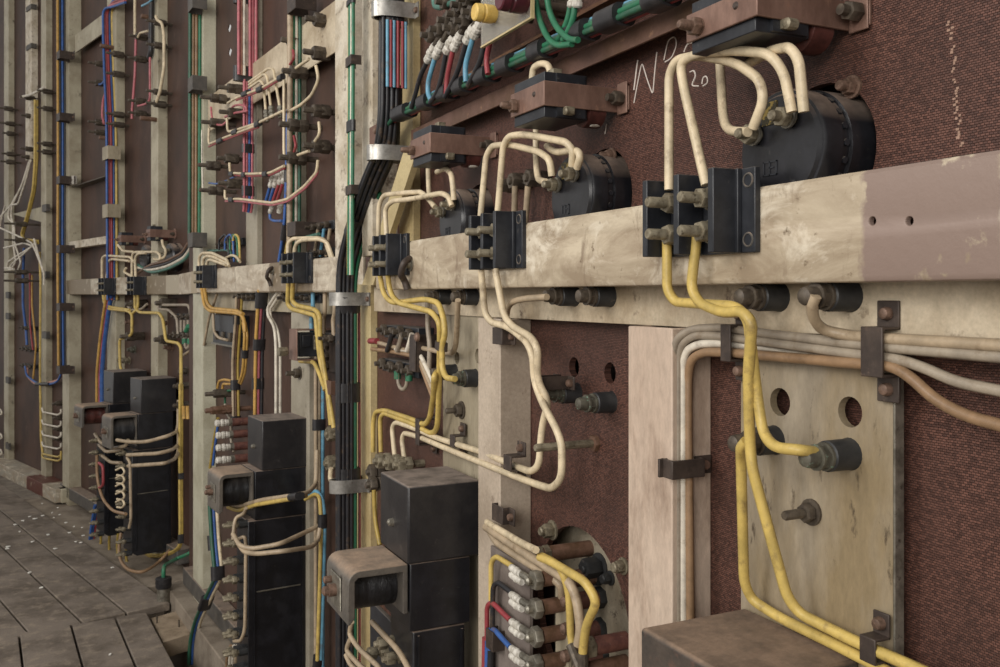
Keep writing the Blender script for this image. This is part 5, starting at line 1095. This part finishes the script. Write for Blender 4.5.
# studs in three columns
GC1 = 'dark stud terminals in the left bay'
def studs(g, L, text, grp, r=.009, nr=.022, d=PD, **kw):
    L = sorted(L, key=lambda q: q[2])
    for i, (a, b, y) in enumerate(L):
        stud(g, a, b, y, d, nth(i, len(L)) + ' ' + text, grp, r=r, nr=nr, at=(.3, .45), nl=.05, **kw)
studs(C, [(88, 112, 66), (88, 112, 85), (88, 112, 124), (88, 112, 134)], 'of the dark studs left of the blue cables', GC1)
studs(C, [(106, 128, 56), (106, 129, 76), (106, 129, 116), (106, 129, 126)], 'of the dark studs over the blue and red cables', GC1)
studs(C, [(129, 151, 39), (128, 151, 61), (128, 151, 103), (128, 151, 115)], 'of the dark studs around the thin pink wire', GC1)
studs(C, [(146, 172, 25), (146, 172, 48), (146, 172, 94), (146, 172, 106)], 'of the dark studs beside the curved cream wire', GC1)
for i, (a, b, y) in enumerate(((141, 152, 18), (140, 158, 120), (100, 115, 48), (99, 114, 139))):
    stud(C, a, b, y, .04, ('brown peg above the curved cream wire', 'brown peg below the thin pink wire studs', 'brown peg in the upper blue and red cables', 'brown peg in the lower blue and red cables')[i], 'brown pegs', r=.014, at=(), mt=M_BROWNROD, name='peg', cat='peg')
# cables
loom(C, 'bundle of blue, red and yellow cables on the second upright, upper part', [(126, -2), (113, 2), (107, 10), (108, 60), (111, 120), (112, 300)], ['blue', 'pink', 'red', 'blue', 'yellow'], d=.0, r=.0085, R_=.15, dd=.008)
loom(C, 'blue, pink and yellow cables falling from the left rail to the far relay', [(109, 294), (106, 310), (102, 340), (99, 372), (99, 402)], ['amber', 'pink', ('blue', .017)], d=-.02, r=.009)
cable(C, 'pink wire hanging loose left of the upright bundle', 'pink', [(108, 86), (103, 100), (102, 115), (104, 124)], d=.0, r=.008)
cable(C, 'blue wire bridging the two upper dark studs', 'blue', [(96, 85), (102, 84), (106, 79)], d=.0, r=.008)
for i, (y, w_) in enumerate(((153, .1), (211, .11))): strapclip(C, 105, y, .03, ('upper', 'lower')[i] + ' whitish clip over the blue and red cables', w=.09, h=.12, lug=.005, prot=.085, vert=False, screws=(0, 0), mt=M_GREY)
cable(C, 'thin cream wire at top between the second and third uprights', 'cream', [(135, -20), (135, 35)], d=.02, r=.0095)
cable(C, 'thin pink wire hanging between the second and third uprights', 'pink', [(136, 38), (135, 75), (132, 112), (132, 119)], d=.0, r=.008)
cable(C, 'cream link to the upright above the pink wire', 'cream', [(138, 37), (140, 33), (148, 31)], d=.0, r=.0075)
cable(C, 'black conduit cable on the third upright at the top', 'black', [(152, -20), (151, 40), (151, 52), (149, 58)], d=.01, r=.016)
cable(C, 'thin pink wire continuing below the black conduit cable', 'pink', [(150, 55), (150, 100), (146, 104), (138, 106)], d=.01, r=.007)
cable(C, 'curved cream wire in front of the third upright', 'cream', [(156, 16), (157, 20), (162, 23), (164, 35), (164, 68), (160, 92), (155, 106)], d=-.01, r=.0095)
cable(C, 'pale bent wire at the very top beside the black conduit cable', 'sky', [(142, 6), (150, 2), (156, -6)], d=.0, r=.007)
loom(B, 'orange and green cable run in front of the pale upright', [(195, -40), (194, 240)], ['dkgreen', 'copper', 'copper', 'green'], d=-.005, r=.0085)
for i, y in enumerate((3, 84, 240)): strapclip(B, 190, y, .026, ('topmost', 'middle', 'lowest')[i] + ' grey clip on the orange and green cable run', w=.07, h=.10, lug=.008, prot=.07, vert=False, screws=(0, 0), mt=M_DARKG)
loom(C, 'green and cream cables swinging left from the pale upright above the rail', [(190, 246), (184, 256), (168, 265), (150, 269), (138, 269)], ['brown', 'black', 'white', 'teal'], d=.0, r=.009, R_=.2)
GCL = 'cream arches over the left rail'
for i, pts in enumerate(([(102, 284), (102, 258), (105, 255.5), (130, 257), (134, 262)], [(106, 284), (108.5, 261), (112, 259), (129, 261)], [(132, 283), (132, 255), (135, 252), (157, 252), (160, 255), (160, 259)], [(136, 283), (135, 258), (138, 253.5), (146, 253)], [(126, 268), (124, 272), (133, 277)], [(118, 245), (123, 251), (134, 252)])):
    cable(C, ('outer arch of cream wire over the leftmost terminal block', 'inner arch of cream wire over the leftmost terminal block', 'long cream arch reaching right to the distant meter drum', 'short cream arch over the second left terminal block', 'small kinked cream wire beside the short arches', 'cream wire from the left distant bracket to the arches')[i], 'cream', pts, d=-.02, r=.0085, group=GCL)
cable(C, 'cream wire from right distant bracket curling to its meter drum', 'cream', [(162, 240), (163, 246), (166, 250), (165, 257), (158, 260), (154, 259)], d=-.01, r=.008, group=GCL)
# below the rail
GYC = 'thin yellow cables below the left rail'
for i, pts in enumerate(([(106, 292), (106, 306), (109, 309), (128, 311), (132, 314), (132, 334), (128, 337), (120, 339), (119.5, 345), (120, 366), (122, 372)], [(103, 292), (104, 303), (110, 307), (130, 310)], [(135, 292), (135, 309), (140, 312.5), (159, 313), (162.5, 318), (164, 326), (166, 341), (178, 343), (181, 347), (181, 384)], [(138, 292), (138, 308), (133, 313)])):
    cable(C, ('yellow cable from the leftmost terminal block down to the far relay', 'short yellow cable joining below the leftmost terminal block', 'yellow cable stepping right from the second left terminal block', 'short yellow cable crossing below the second left terminal block')[i], 'yellow', pts, d=-.01, r=.0095, group=GYC)
for i, (a, b, y) in enumerate(((125, 147, 304), (155, 176, 303), (120, 144, 336), (154, 175, 339))):
    stud(C, a, b, y, PD, ('dark stud below the second left terminal block', 'dark stud right of it below the left rail, holding grey wires', 'dark stud with a yellow wire above the far relay', 'dark stud crossing the third upright above the near dark cover')[i], 'dark studs below the left rail', r=.014, nr=.03, at=(.25, .4, .6), nl=.06)
GGW = 'grey wires below the left rail'
cable(C, 'upper grey wire running right from the dark stud to the terminal row', 'grey', [(163, 305), (188, 305), (190, 309), (191, 320)], d=.0, r=.0085, group=GGW)
cable(C, 'lower grey wire running down to the terminal row', 'grey', [(157, 304), (159, 309), (169, 310), (177, 318), (178, 334)], d=.0, r=.0085, group=GGW)
cable(C, 'beige wire looping under the green sleeves to the pale upright', 'tan', [(193, 310), (193, 335), (191, 350), (184, 355)], d=.02, r=.0085, group=GGW)
cable(C, 'grey wire looping under the second left terminal block stud', 'grey', [(127, 304), (130, 310), (142, 309), (147, 304)], d=.0, r=.008, group=GGW)
strip3(C, 175, 192, 316.5, .02, 'upper small terminal row left of the pale upright', k=3, r=.018)
strip3(C, 174, 192, 335, .02, 'lower small terminal row left of the pale upright', k=4, r=.02)
for i, (x, y0, y1) in enumerate(((181, 320, 332), (184.5, 320, 331), (188, 320, 330))): cable(C, ('left', 'middle', 'right')[i] + ' grey jumper between the two small terminal rows', 'grey', [(x, y0), (x, y1)], d=.0, r=.008, group='grey jumpers')
t = thing('jumper_loop', 'grey loop with green sleeves under the lower small terminal row', 'jumper', C, C.at(187, 350, 0))
obj('wire', MB(C).tube(P(C, [(184, 338), (185, 346), (187, 349), (189, 346), (189.5, 338)], 0), .008, 8), wm('grey'), t)
for x in (184.3, 189.3): obj('green_sleeve', MB(C).cyl(C.at(x, 338.5, 0), C.at(x, 344, 0), .013, 10), wm('green'), t)
obj('green_sleeve', MB(C).cyl(C.at(186, 331, -.02), C.at(188.5, 326, -.02), .014, 10), wm('green'), t)
GBC = 'small bolts on the brown board of the left bay'
for i, (x, y) in enumerate(((135, 349.5), (125, 360), (129.5, 360.5), (172, 347), (187, 371), (133, 322), (167, 323))):
    bolt(C, x, y, PD, ('green stud on the board above the far relay', 'left of two tiny pale bolts above the far relay', 'right of two tiny pale bolts above the far relay', 'small bolt below the yellow step', 'small bolt left of the pale upright', 'rusty clip bolt on the yellow cable above the far relay', 'rusty clip bolt on the yellow step cable')[i], GBC, hl=.03, hr=.02, sl=.02, shank=.012, mt=(M_VERD, M_BOLT, M_BOLT, M_RUST, M_DKBOLT, M_RUST, M_RUST)[i])
loom(C, 'yellow cable pair running down left of the pale upright to the floor', [(181, 384), (180.5, 470), (181, 530), (180.5, 546), (174, 552), (160, 556), (144, 555), (133, 549), (126, 543)], ['yellow', 'olive'], d=.0, r=.0075, tapes=[((181, 473), (181, 479)), ((180.7, 534), (180.7, 543)), ((135, 549), (131, 547))], R_=.12)
for i, (x0, x1, y) in enumerate(((173, 194, 385), (173, 194, 404))): stud(C, x0, x1, y, PD, ('upper', 'lower')[i] + ' grey rod terminal on the yellow pair left of the pale upright', 'grey rod terminals', r=.012, nr=.022, at=(.2, .5), nl=.06, mt=M_DKBOLT)
for i, x in enumerate((183.5, 187.5)): cable(C, ('left', 'right')[i] + ' short yellow tail hanging under the lower rod terminal', 'amber', [(x, 406), (x, 414), (x + .5, 419)], d=0, r=.01, group='short yellow tails')
# relays of bay C
relay(C, 141, 379.5, 414, 'black relay with a taped coil in the left bay, nearer of two', sl=.19, df=-.15, db=.06, nterm=9, case=.62, body_h=.21, cpx=132, bpx=138, ypx=111, yz=(.20, .19))
relay(C, 113, 372, 404, 'black relay with a reddish coil in the left bay, farther of two', sl=.19, df=-.15, db=.06, nterm=9, case=.62, body_h=.21, cpx=104, bpx=109, ypx=82, yz=(.20, .135), coilm=M_COILR)
GRC = 'beige wires wrapped round the left relays'
for i, pts in enumerate(([(117, 440, -.3), (128, 442, -.28), (146, 442, -.2), (168, 436, -.13), (178, 431, .0), (178.5, 400, .01)], [(127, 455, -.3), (158, 453.5, -.2), (172, 450, -.12), (178, 445, .0)], [(128, 466, -.3), (165, 463.5, -.2), (175, 459, -.08), (178.5, 452, .0), (178.5, 432, .0)], [(95, 434, -.2), (101, 443, -.25), (113, 448, -.25), (126, 446, -.25), (128, 440, -.25)], [(99, 445, -.2), (106, 452, -.22), (122, 450, -.22)], [(100, 454, -.2), (111, 462.5, -.22), (121, 463, -.22)])):
    cable(C, ('topmost beige wire across the nearer left relay', 'middle beige wire across the nearer left relay', 'lowest beige wire across the nearer left relay', 'upper beige wire sagging between the two left relays', 'middle beige wire sagging between the two left relays', 'lower beige wire sagging between the two left relays')[i], 'tan', pts, r=.0105, group=GRC, R_=.06)
cable(C, 'tan wire curving from farther relay terminals down to the nearer ones', 'copper', [(97, 455), (97, 478), (102, 498), (112, 511), (126, 514)], d=-.3, r=.009, R_=.2)
cable(C, 'red wire bent down the face of the farther left relay', 'red', [(99, 463), (103, 466), (103.5, 485), (99, 488)], d=-.3, r=.009)
cable(C, 'beige wire running down the edge of the nearer left relay', 'tan', [(127, 458), (130, 462), (131, 520), (129, 528)], d=-.3, r=.008)
for i in range(5):
    y = 470 + i * 8
    cable(C, nth(i, 5) + ' of the small cream loops between terminals of the nearer left relay', 'cream', [(116, y), (122, y - 3), (125, y + 2), (122, y + 6), (117, y + 5)], d=-.3, r=.006, group='small cream loops of the nearer left relay')
loom(C, 'blue and red cables dropping behind the floorboards from the farther left relay', [(97, 505), (94, 522), (91, 545)], [('blue', .009), ('blue', .008), ('red', .006)], d=-.15, r=.008)
for i, (x, y) in enumerate(((102, 524), (110, 530), (118, 534), (127, 546))):
    cable(C, nth(i, 4).replace('topmost', 'leftmost').replace('lowest', 'rightmost').replace('from the top', 'from the left') + ' olive wire hanging under the left relays to the floor', 'olive', [(x, y), (x - 1, y + 12), (x + (i - 1.5), y + 26)], d=-.14, r=.008, group='olive wires under the left relays')
# ================================================================== BAY D: the far left
obj('wall_far', MB(D).box(.02, .035, D.S(68, .02) - .1, D.S(-120, .02), -.1, 5.5), M_PANEL, kind='structure')
M_DG = M_GREENCREAM
post(D, 41, 46, -.03, .02, 0, 5.5, 'far upright left of the thin blue cables, with yellow cables in front', M_DG)
post(D, 4, 8.5, -.03, .02, 0, 5.5, 'farthest cream upright at the left edge of the picture', M_DG)
obj('conduit_strip', MB(D).box(-.035, .02, D.S(32, -.03), D.S(26, -.03), D.Z(28, 160, -.03), 5.5), M_WHITE, bev=.004, label='white flat conduit strip at far left between two uprights', cat='conduit')
for i, y in enumerate((8, 47)): q = D.at(29, y, -.04); obj('conduit_band', MB(D).box(-.045, .0, q[1] - .075, q[1] + .07, q[2] - .02, q[2] + .02), M_DARKG, label=('upper', 'lower')[i] + ' grey band round the white conduit strip', cat='band')
zt_, zb_ = D.Z(40, 481, -.12), D.Z(40, 494, -.12)
obj('base_beam', MB(D).box(-.14, .02, D.S(55, -.14), D.S(-120, -.14), zb_, zt_), banded('base_beam_paint', [(D.w(D.at(42, 485, -.14)).dot(D.dir), D.w(D.at(26, 478, -.14)).dot(D.dir), '#5f3a30')], tuple(D.dir), base='#a19a8c'), bev=.003, label='low grey beam at far left with one brown painted patch', cat='beam')
obj('base_beam_end', MB(D).box(-.10, .03, D.S(62, -.1), D.S(55, -.12), zb_, zt_ - .0), M_GREENCREAM, label='cream end piece of the low beam at the tall left upright', cat='block', bev=.003)
GD = 'dark stud terminals at far left'
studs(D, [(-2, 18, 110), (-1, 21, 125)], 'of two dark studs at the left picture edge', GD, d=.02)
studs(D, [(1, 20, 155), (0, 21, 163), (2, 18, 104.5 + 30)], 'of the dark studs crossing the farthest upright', GD, d=.02)
studs(D, [(20, 38, 99), (21, 37, 117), (20, 38, 150), (21, 36, 158)], 'of the dark studs in front of the white conduit strip', GD, d=.02)
studs(D, [(37, 57, 93), (37, 57, 110), (37, 56, 145), (37, 56, 153)], 'of the dark studs on the far upright with yellow cables', GD, d=.02)
studs(D, [(4, 40, 225), (4, 40, 241)], 'of the dark bars crossing behind the white tangle', GD, d=.02)
studs(D, [(3, 42, 272.5), (3, 44, 281)], 'of the two dark bars under the white tangle', GD, d=.02)
GT1 = 'tangled white wires at far left'
TG = [[(30, 160), (24, 180), (14, 202), (2, 215), (-6, 224)], [(31, 160), (26, 180), (18, 204), (10, 205), (8, 218), (14, 224), (15, 244), (21, 262), (18, 270)], [(29, 162), (21, 188), (12, 203), (11, 217), (13, 222), (13, 242), (16, 262), (12, 268), (5, 268)], [(-4, 226), (18, 236), (32, 243), (36, 252), (44, 272), (44, 285)], [(4, 248), (24, 243), (33, 246), (20, 254), (8, 262), (7, 268)], [(34, 239), (37, 250), (41, 264), (43, 272)], [(34, 244), (26, 252), (12, 264), (8, 270), (14, 269)], [(5, 206), (2, 216), (0, 226)]]
TL = ['white wire running furthest left out of the tangle', 'white wire kinking twice down through the tangle', 'white wire with its end curling left at the tangle bottom', 'white wire crossing from the left edge to the far upright', 'white wire zigzagging at the lower middle of the tangle', 'white wire slanting steepest beside the far upright', 'white wire sloping down left from the yellow kink', 'short white wire at the left edge above the tangle']
for p, l in zip(TG, TL): cable(D, l, 'white', p, d=-.09, r=.0085, group=GT1, R_=.04)
loom(D, 'yellow cables running down beside the far upright to the kink', [(36, 100), (36, 160), (34, 190), (28, 215), (22, 235), (24, 240), (38, 242)], ['yellow', 'olive'], d=-.06, r=.010, R_=.06)
cable(D, 'white wire linking the conduit strip to the far upright stud', 'white', [(21, 97), (30, 95), (40, 90), (45, 87)], d=-.1, r=.011)
cable(D, 'yellow cable continuing down the far upright to the dark band', 'yellow', [(39.5, 252), (40.5, 280), (40, 370), (41, 440), (43, 455)], d=-.05, r=.009)
cable(D, 'blue cable hanging below the white tangle', 'blue', [(24, 248), (23, 275), (23, 305), (26, 330), (27, 345)], d=-.03, r=.011)
cable(D, 'red cable hanging below the white tangle', 'red', [(30, 272), (30, 300), (30, 325), (33, 350)], d=-.03, r=.008)
cable(D, 'amber cable beside the red one below the tangle', 'amber', [(32, 275), (32, 305), (36, 345), (35, 360), (33, 380)], d=-.03, r=.008)
strip3(D, 22, 33, 328, -.02, 'uppermost far terminal row under the white tangle', k=3, r=.02, grp='far left terminal rows')
strip3(D, 22, 34, 349, -.02, 'middle far terminal row under the white tangle', k=3, r=.02, grp='far left terminal rows')
strip3(D, 22, 33, 366, -.02, 'lowest far terminal row under the white tangle', k=3, r=.02, grp='far left terminal rows')
loom(D, 'blue cable sagging from the far terminal row to the tall left upright', [(26, 366), (27, 376), (36, 384), (48, 384), (58, 381), (63, 372), (63, 300)], ['blue', 'salmon'], d=-.04, r=.009, tapes=[((37, 384), (50, 384))], R_=.1)
loom(C, 'blue, black and orange cables along the left flank of the tall left upright', [(61, -20), (61, 40), (61.5, 140), (61, 260), (62, 372)], ['amber', 'black', 'blue', 'black'], d=-.03, r=.0095, R_=.2)
for i, (x, y) in enumerate(((68, 55), (68, 117), (67, 180), (64, 249), (67, 307), (67, 370))):
    strapclip(C, 58, y, -.0, nth(i, 6) + ' of the dark clips on the cables of the tall left upright', w=.06, h=.09, lug=.05, prot=.095, vert=False, screws=(1, 1), mt=M_CLIP)
for i, y in enumerate((208, 275, 335)): strapclip(D, 44, y, -.03, nth(i, 3) + ' of the dark clips on the far upright with yellow cables', w=.06, h=.11, lug=.03, prot=.03, vert=False, screws=(1, 0), mt=M_DARKG)
for i, y in enumerate((90 + 205, 316, 380, 446)): strapclip(D, 7, y, -.03, nth(i, 4) + ' of the dark clips on the farthest upright', w=.06, h=.10, lug=.02, prot=.02, vert=False, screws=(0, 0), mt=M_DARKG)
obj('gusset', MB(D).add([(d, D.S(x, -.02), D.Z(x, y, -.02)) for d in (-.025, -.015) for x, y in ((13, 214), (42, 207), (42, 222), (30, 219))], [(0, 1, 2, 3), (7, 6, 5, 4), (0, 4, 5, 1), (1, 5, 6, 2), (2, 6, 7, 3), (3, 7, 4, 0)]), M_GREENCREAM, label='cream gusset plate behind the yellow cables at far left', cat='plate')
GH = 'cream and yellow wire hooks at far left'
for i, (y, c) in enumerate(((412, 'white'), (424, 'white'), (435, 'white'), (446, 'white'), (454, 'yellow'), (458, 'yellow'))):
    cable(D, nth(i, 6) + ' of the wire hooks low on the far upright', c, [(42, y - 4), (43, y), (58, y + 3), (61, y + 1), (61, y - 3)], d=-.05, r=.008, group=GH)
studs(D, [(52, 64, 403), (53, 64, 417), (53, 64, 428), (53, 64, 438)], 'of the tiny studs behind the wire hooks', GD, d=.02, r=.012)
GM = 'yellow wire hooks at the left picture edge'
for i, y in enumerate((408, 432, 448)): cable(D, nth(i, 3) + ' of the pale wire hooks at the left picture edge', 'white', [(-4, y), (1, y + 2), (2, y + 6), (-4, y + 8)], d=-.06, r=.008, group=GM)

# ================================================================== FLOOR
FZ = 0.
def fl(px, py, z=0.):
    """pixel -> point on the horizontal plane at height z"""
    u, v = (px - CXP) / F, (HY - py) / F
    t = (z - EYE) / v
    r = Vector((math.cos(AL), -math.sin(AL), 0)); f = Vector((math.sin(AL), math.cos(AL), 0))
    p = (r * u + f) * t; return Vector((p.x, p.y, z))
mf = MB(); mf.add([(-9, -4, -.35), (6, -4, -.35), (6, 12, -.35), (-9, 12, -.35)], [(0, 1, 2, 3)])
mf.add([(-9, -4, -.4), (6, -4, -.4), (6, 12, -.4), (-9, 12, -.4)], [(3, 2, 1, 0)])
obj('floor', mf, M_CONC, kind='structure')
def planks(name, edge_a, edge_b, along, width, n, gap, L, z0=-.04, z1=0., stagger=(), label=None, jit=0):
    """boards: edge_a = near corner of the first board on the wall side, along = unit direction, boards step to the left"""
    ws = width if isinstance(width, (list, tuple)) else [width]
    m = MB(); side = Vector((-along.y, along.x, 0))
    pos = 0
    for i in range(n):
        width = ws[i % len(ws)]; o0 = edge_a + side * pos; pos += width + gap; a = o0 + along * (R.uniform(0, jit)); b = o0 + along * L
        cuts = [0] + [c for c in stagger] + [1]
        for j in range(len(cuts) - 1):
            p, q = a.lerp(b, cuts[j]), a.lerp(b, cuts[j + 1]) - along * (gap * .6)
            dz = R.uniform(-.002, .002); vs = []
            for zz in (z0, z1 + dz):
                for c in (p, q, q + side * width, p + side * width): vs.append((c.x, c.y, zz))
            m.add(vs, [(3, 2, 1, 0), (4, 5, 6, 7), (0, 1, 5, 4), (1, 2, 6, 5), (2, 3, 7, 6), (3, 0, 4, 7)])
    return m
cd = C.dir
e0 = fl(170, 603); 
far = planks('x', e0, None, cd, (.215, .2, .225), 24, .010, 9, stagger=(.34,))
obj('floor_boards_far', far, M_WOOD, kind='structure', bev=.004)
bd = (fl(146, 612) - fl(175, 667)); bd.z = 0; bd = bd.normalized()
e1 = fl(146, 612)
near = planks('y', e1 - bd * 4.0, None, bd, (.14, .19, .215, .2, .2, .2, .2), 16, .009, 4.0)
obj('floor_boards_near', near, M_WOOD, kind='structure', bev=.004)
# kerbs of dusty concrete under the board
def kerb(g, pl, pr, d0, d1, z0, z1, label, mt=M_CONC, name='kerb', cat='kerb', e0=0, e1=0):
    return obj(name, MB(g).box(d0, d1, g.S(pr, PD) + e0, g.S(pl, PD) + e1, z0, z1), mt, bev=.006, label=label, cat=cat)
kerb(C, 64, 200, -.24, .12, -.35, -.03, 'dusty concrete ledge between the floorboards and the left bay')
kerb(C, 72, 200, .0, .09, .02, .11, 'grey steel foot rail under the left bay', M_DARKG, 'foot_rail', 'rail', e0=.12)
kerb(B, 192, 352, -.056, .12, -.35, .05, 'dusty concrete ledge under the middle bay')
kerb(B, 192, 352, .02, .09, .06, .15, 'grey steel foot rail under the middle bay', M_DARKG, 'foot_rail', 'rail', e1=-.1)
obj('trim_1', MB(A).box(-.14, .24, -2.2, A.S(375, PD), -.35, 0), M_CONC, kind='structure')
def wcable(label, col, pts, r, R_=.2):
    return obj('wire', MB().tube(pts, r, 8, R_), wm(col), None, smooth=60, label=label, cat='wire')
cw = lambda x, y, d: C.w(C.at(x, y, d))
wcable('tan cable looping out over the floor below the left relays', 'copper', [cw(121, 533, -.18), cw(119, 546, -.2), fl(120, 561, .03), fl(128, 570, .015), fl(141, 573, .012), fl(153, 567, .012), fl(161, 560, .02), cw(170, 550, .0)], .0095)
p0 = fl(163.5, 604, -.02); cz_p = F * (EYE + .02) / (604 - HY); ztop = EYE + (HY - 578) / F * cz_p
wcable('green earth cable curving from the pale upright down into the pipe stub', 'green', [cw(196, 549, .02), cw(188, 554, -.02), cw(176, 559, -.06), Vector((p0.x, p0.y, ztop + .06)), Vector((p0.x, p0.y, ztop - .02))], .0105)
t = thing('pipe_stub', 'grey pipe stub with a black collar standing at the floor edge', 'pipe', G0, p0)
obj('pipe', MB().cyl((p0.x, p0.y, -.05), (p0.x, p0.y, ztop), .033, 18), M_STEEL, t)
obj('collar', MB().lathe((p0.x, p0.y, ztop - .05), (0, 0, 1), [(0, .038), (.01, .041), (.05, .041), (.055, .03)], 18), M_TAPE, t)
a = fl(150, 622, -.02); b = fl(186, 640, -.02)
t = thing('timber_block', 'short raw timber block with two nails beside the near floorboards', 'block', G0, Vector((a.x + .1, a.y, -.10)))
pts = [fl(151, 618, -.02), fl(183, 609, -.02), fl(190, 634, -.02), fl(163, 642, -.02)]
m = MB(); m.add([(p.x, p.y, z) for z in (-.10, -.02) for p in pts], [(3, 2, 1, 0), (4, 5, 6, 7), (0, 1, 5, 4), (1, 2, 6, 5), (2, 3, 7, 6), (3, 0, 4, 7)])
obj('block', m, M_TIMBER, t, bev=.003)
for (x, y) in ((157, 623), (179, 627)):
    p = fl(x, y, -.02); obj('nail', MB().cyl((p.x, p.y, -.03), (p.x, p.y, .015), .004, 6), M_DKBOLT, t)
R.seed(11)
CH = [(23, 521), (30, 517), (35, 519), (43, 516), (20, 532), (42, 504), (54, 518), (52, 513), (60, 515), (66, 523), (74, 527), (82, 528), (76, 542), (81, 543), (83, 536), (55, 549), (30, 573), (42, 588), (112, 568), (117, 556), (110, 655), (7, 549), (8, 547), (33, 542), (58, 508), (48, 535), (70, 533), (15, 525)]
for (x, y) in CH:
    p = fl(x, y, .001); w_ = R.uniform(.008, .018); a = R.uniform(0, 3); n = R.choice((4, 5, 6))
    m = MB(); rr = [w_ * R.uniform(.5, 1.1) for _ in range(n)]
    ring = [(p.x + math.cos(a + 6.283 * i / n) * rr[i], p.y + math.sin(a + 6.283 * i / n) * rr[i]) for i in range(n)]
    m.add([(q[0], q[1], z) for z in (.002, .007) for q in ring], [tuple(range(n)), tuple(range(n, 2 * n))] + [(i, (i + 1) % n, n + (i + 1) % n, n + i) for i in range(n)])
    obj('paint_chip', m, M_CHIP, label='small white paint chip scattered on the grey floorboards', cat='paint chip', group='paint chips on the floorboards')
# ================================================================== CAMERA AND LIGHT
cam = bpy.data.cameras.new('camera'); co = bpy.data.objects.new('camera', cam); COL.objects.link(co)
co.location = (0, 0, EYE); co.rotation_euler = (math.pi / 2, 0, -AL)
cam.sensor_width = 36; cam.lens = F * 36 / 1000; cam.shift_x = 0; cam.shift_y = (HY - 333.5) / 1000
cam.clip_start = .02
cam.dof.use_dof = True; cam.dof.focus_distance = 1.35; cam.dof.aperture_fstop = 20
SC.camera = co
wd = bpy.data.worlds.new('world'); SC.world = wd; wd.use_nodes = True
bg = wd.node_tree.nodes['Background']; bg.inputs['Color'].default_value = (1, .972, .935, 1); bg.inputs['Strength'].default_value = .5
def area(name, loc, target, size, power, col):
    l = bpy.data.lights.new(name, 'AREA'); l.shape = 'RECTANGLE'; l.size, l.size_y = size; l.energy = power; l.color = col
    o = bpy.data.objects.new(name, l); COL.objects.link(o); o.location = loc
    o.rotation_euler = (Vector(target) - Vector(loc)).to_track_quat('-Z', 'Y').to_euler(); return o
# tall windows of the hall: one behind the camera's left shoulder, one further along
area('window_light_near', (-2.6, -1.6, 2.6), (.7, 1.3, 1.5), (2.2, 1.8), 88, (1, .96, .91))
area('window_light_far', (-3.6, 1.5, 3.6), (-.6, 5, 1.4), (2.5, 2), 130, (1, .97, .93))
vs_ = SC.view_settings; vs_.view_transform = 'Standard'; vs_.look = 'None'; vs_.exposure = .22; vs_.gamma = 1; vs_.use_curve_mapping = False
SC.cycles.max_bounces = 6; SC.cycles.use_denoising = True
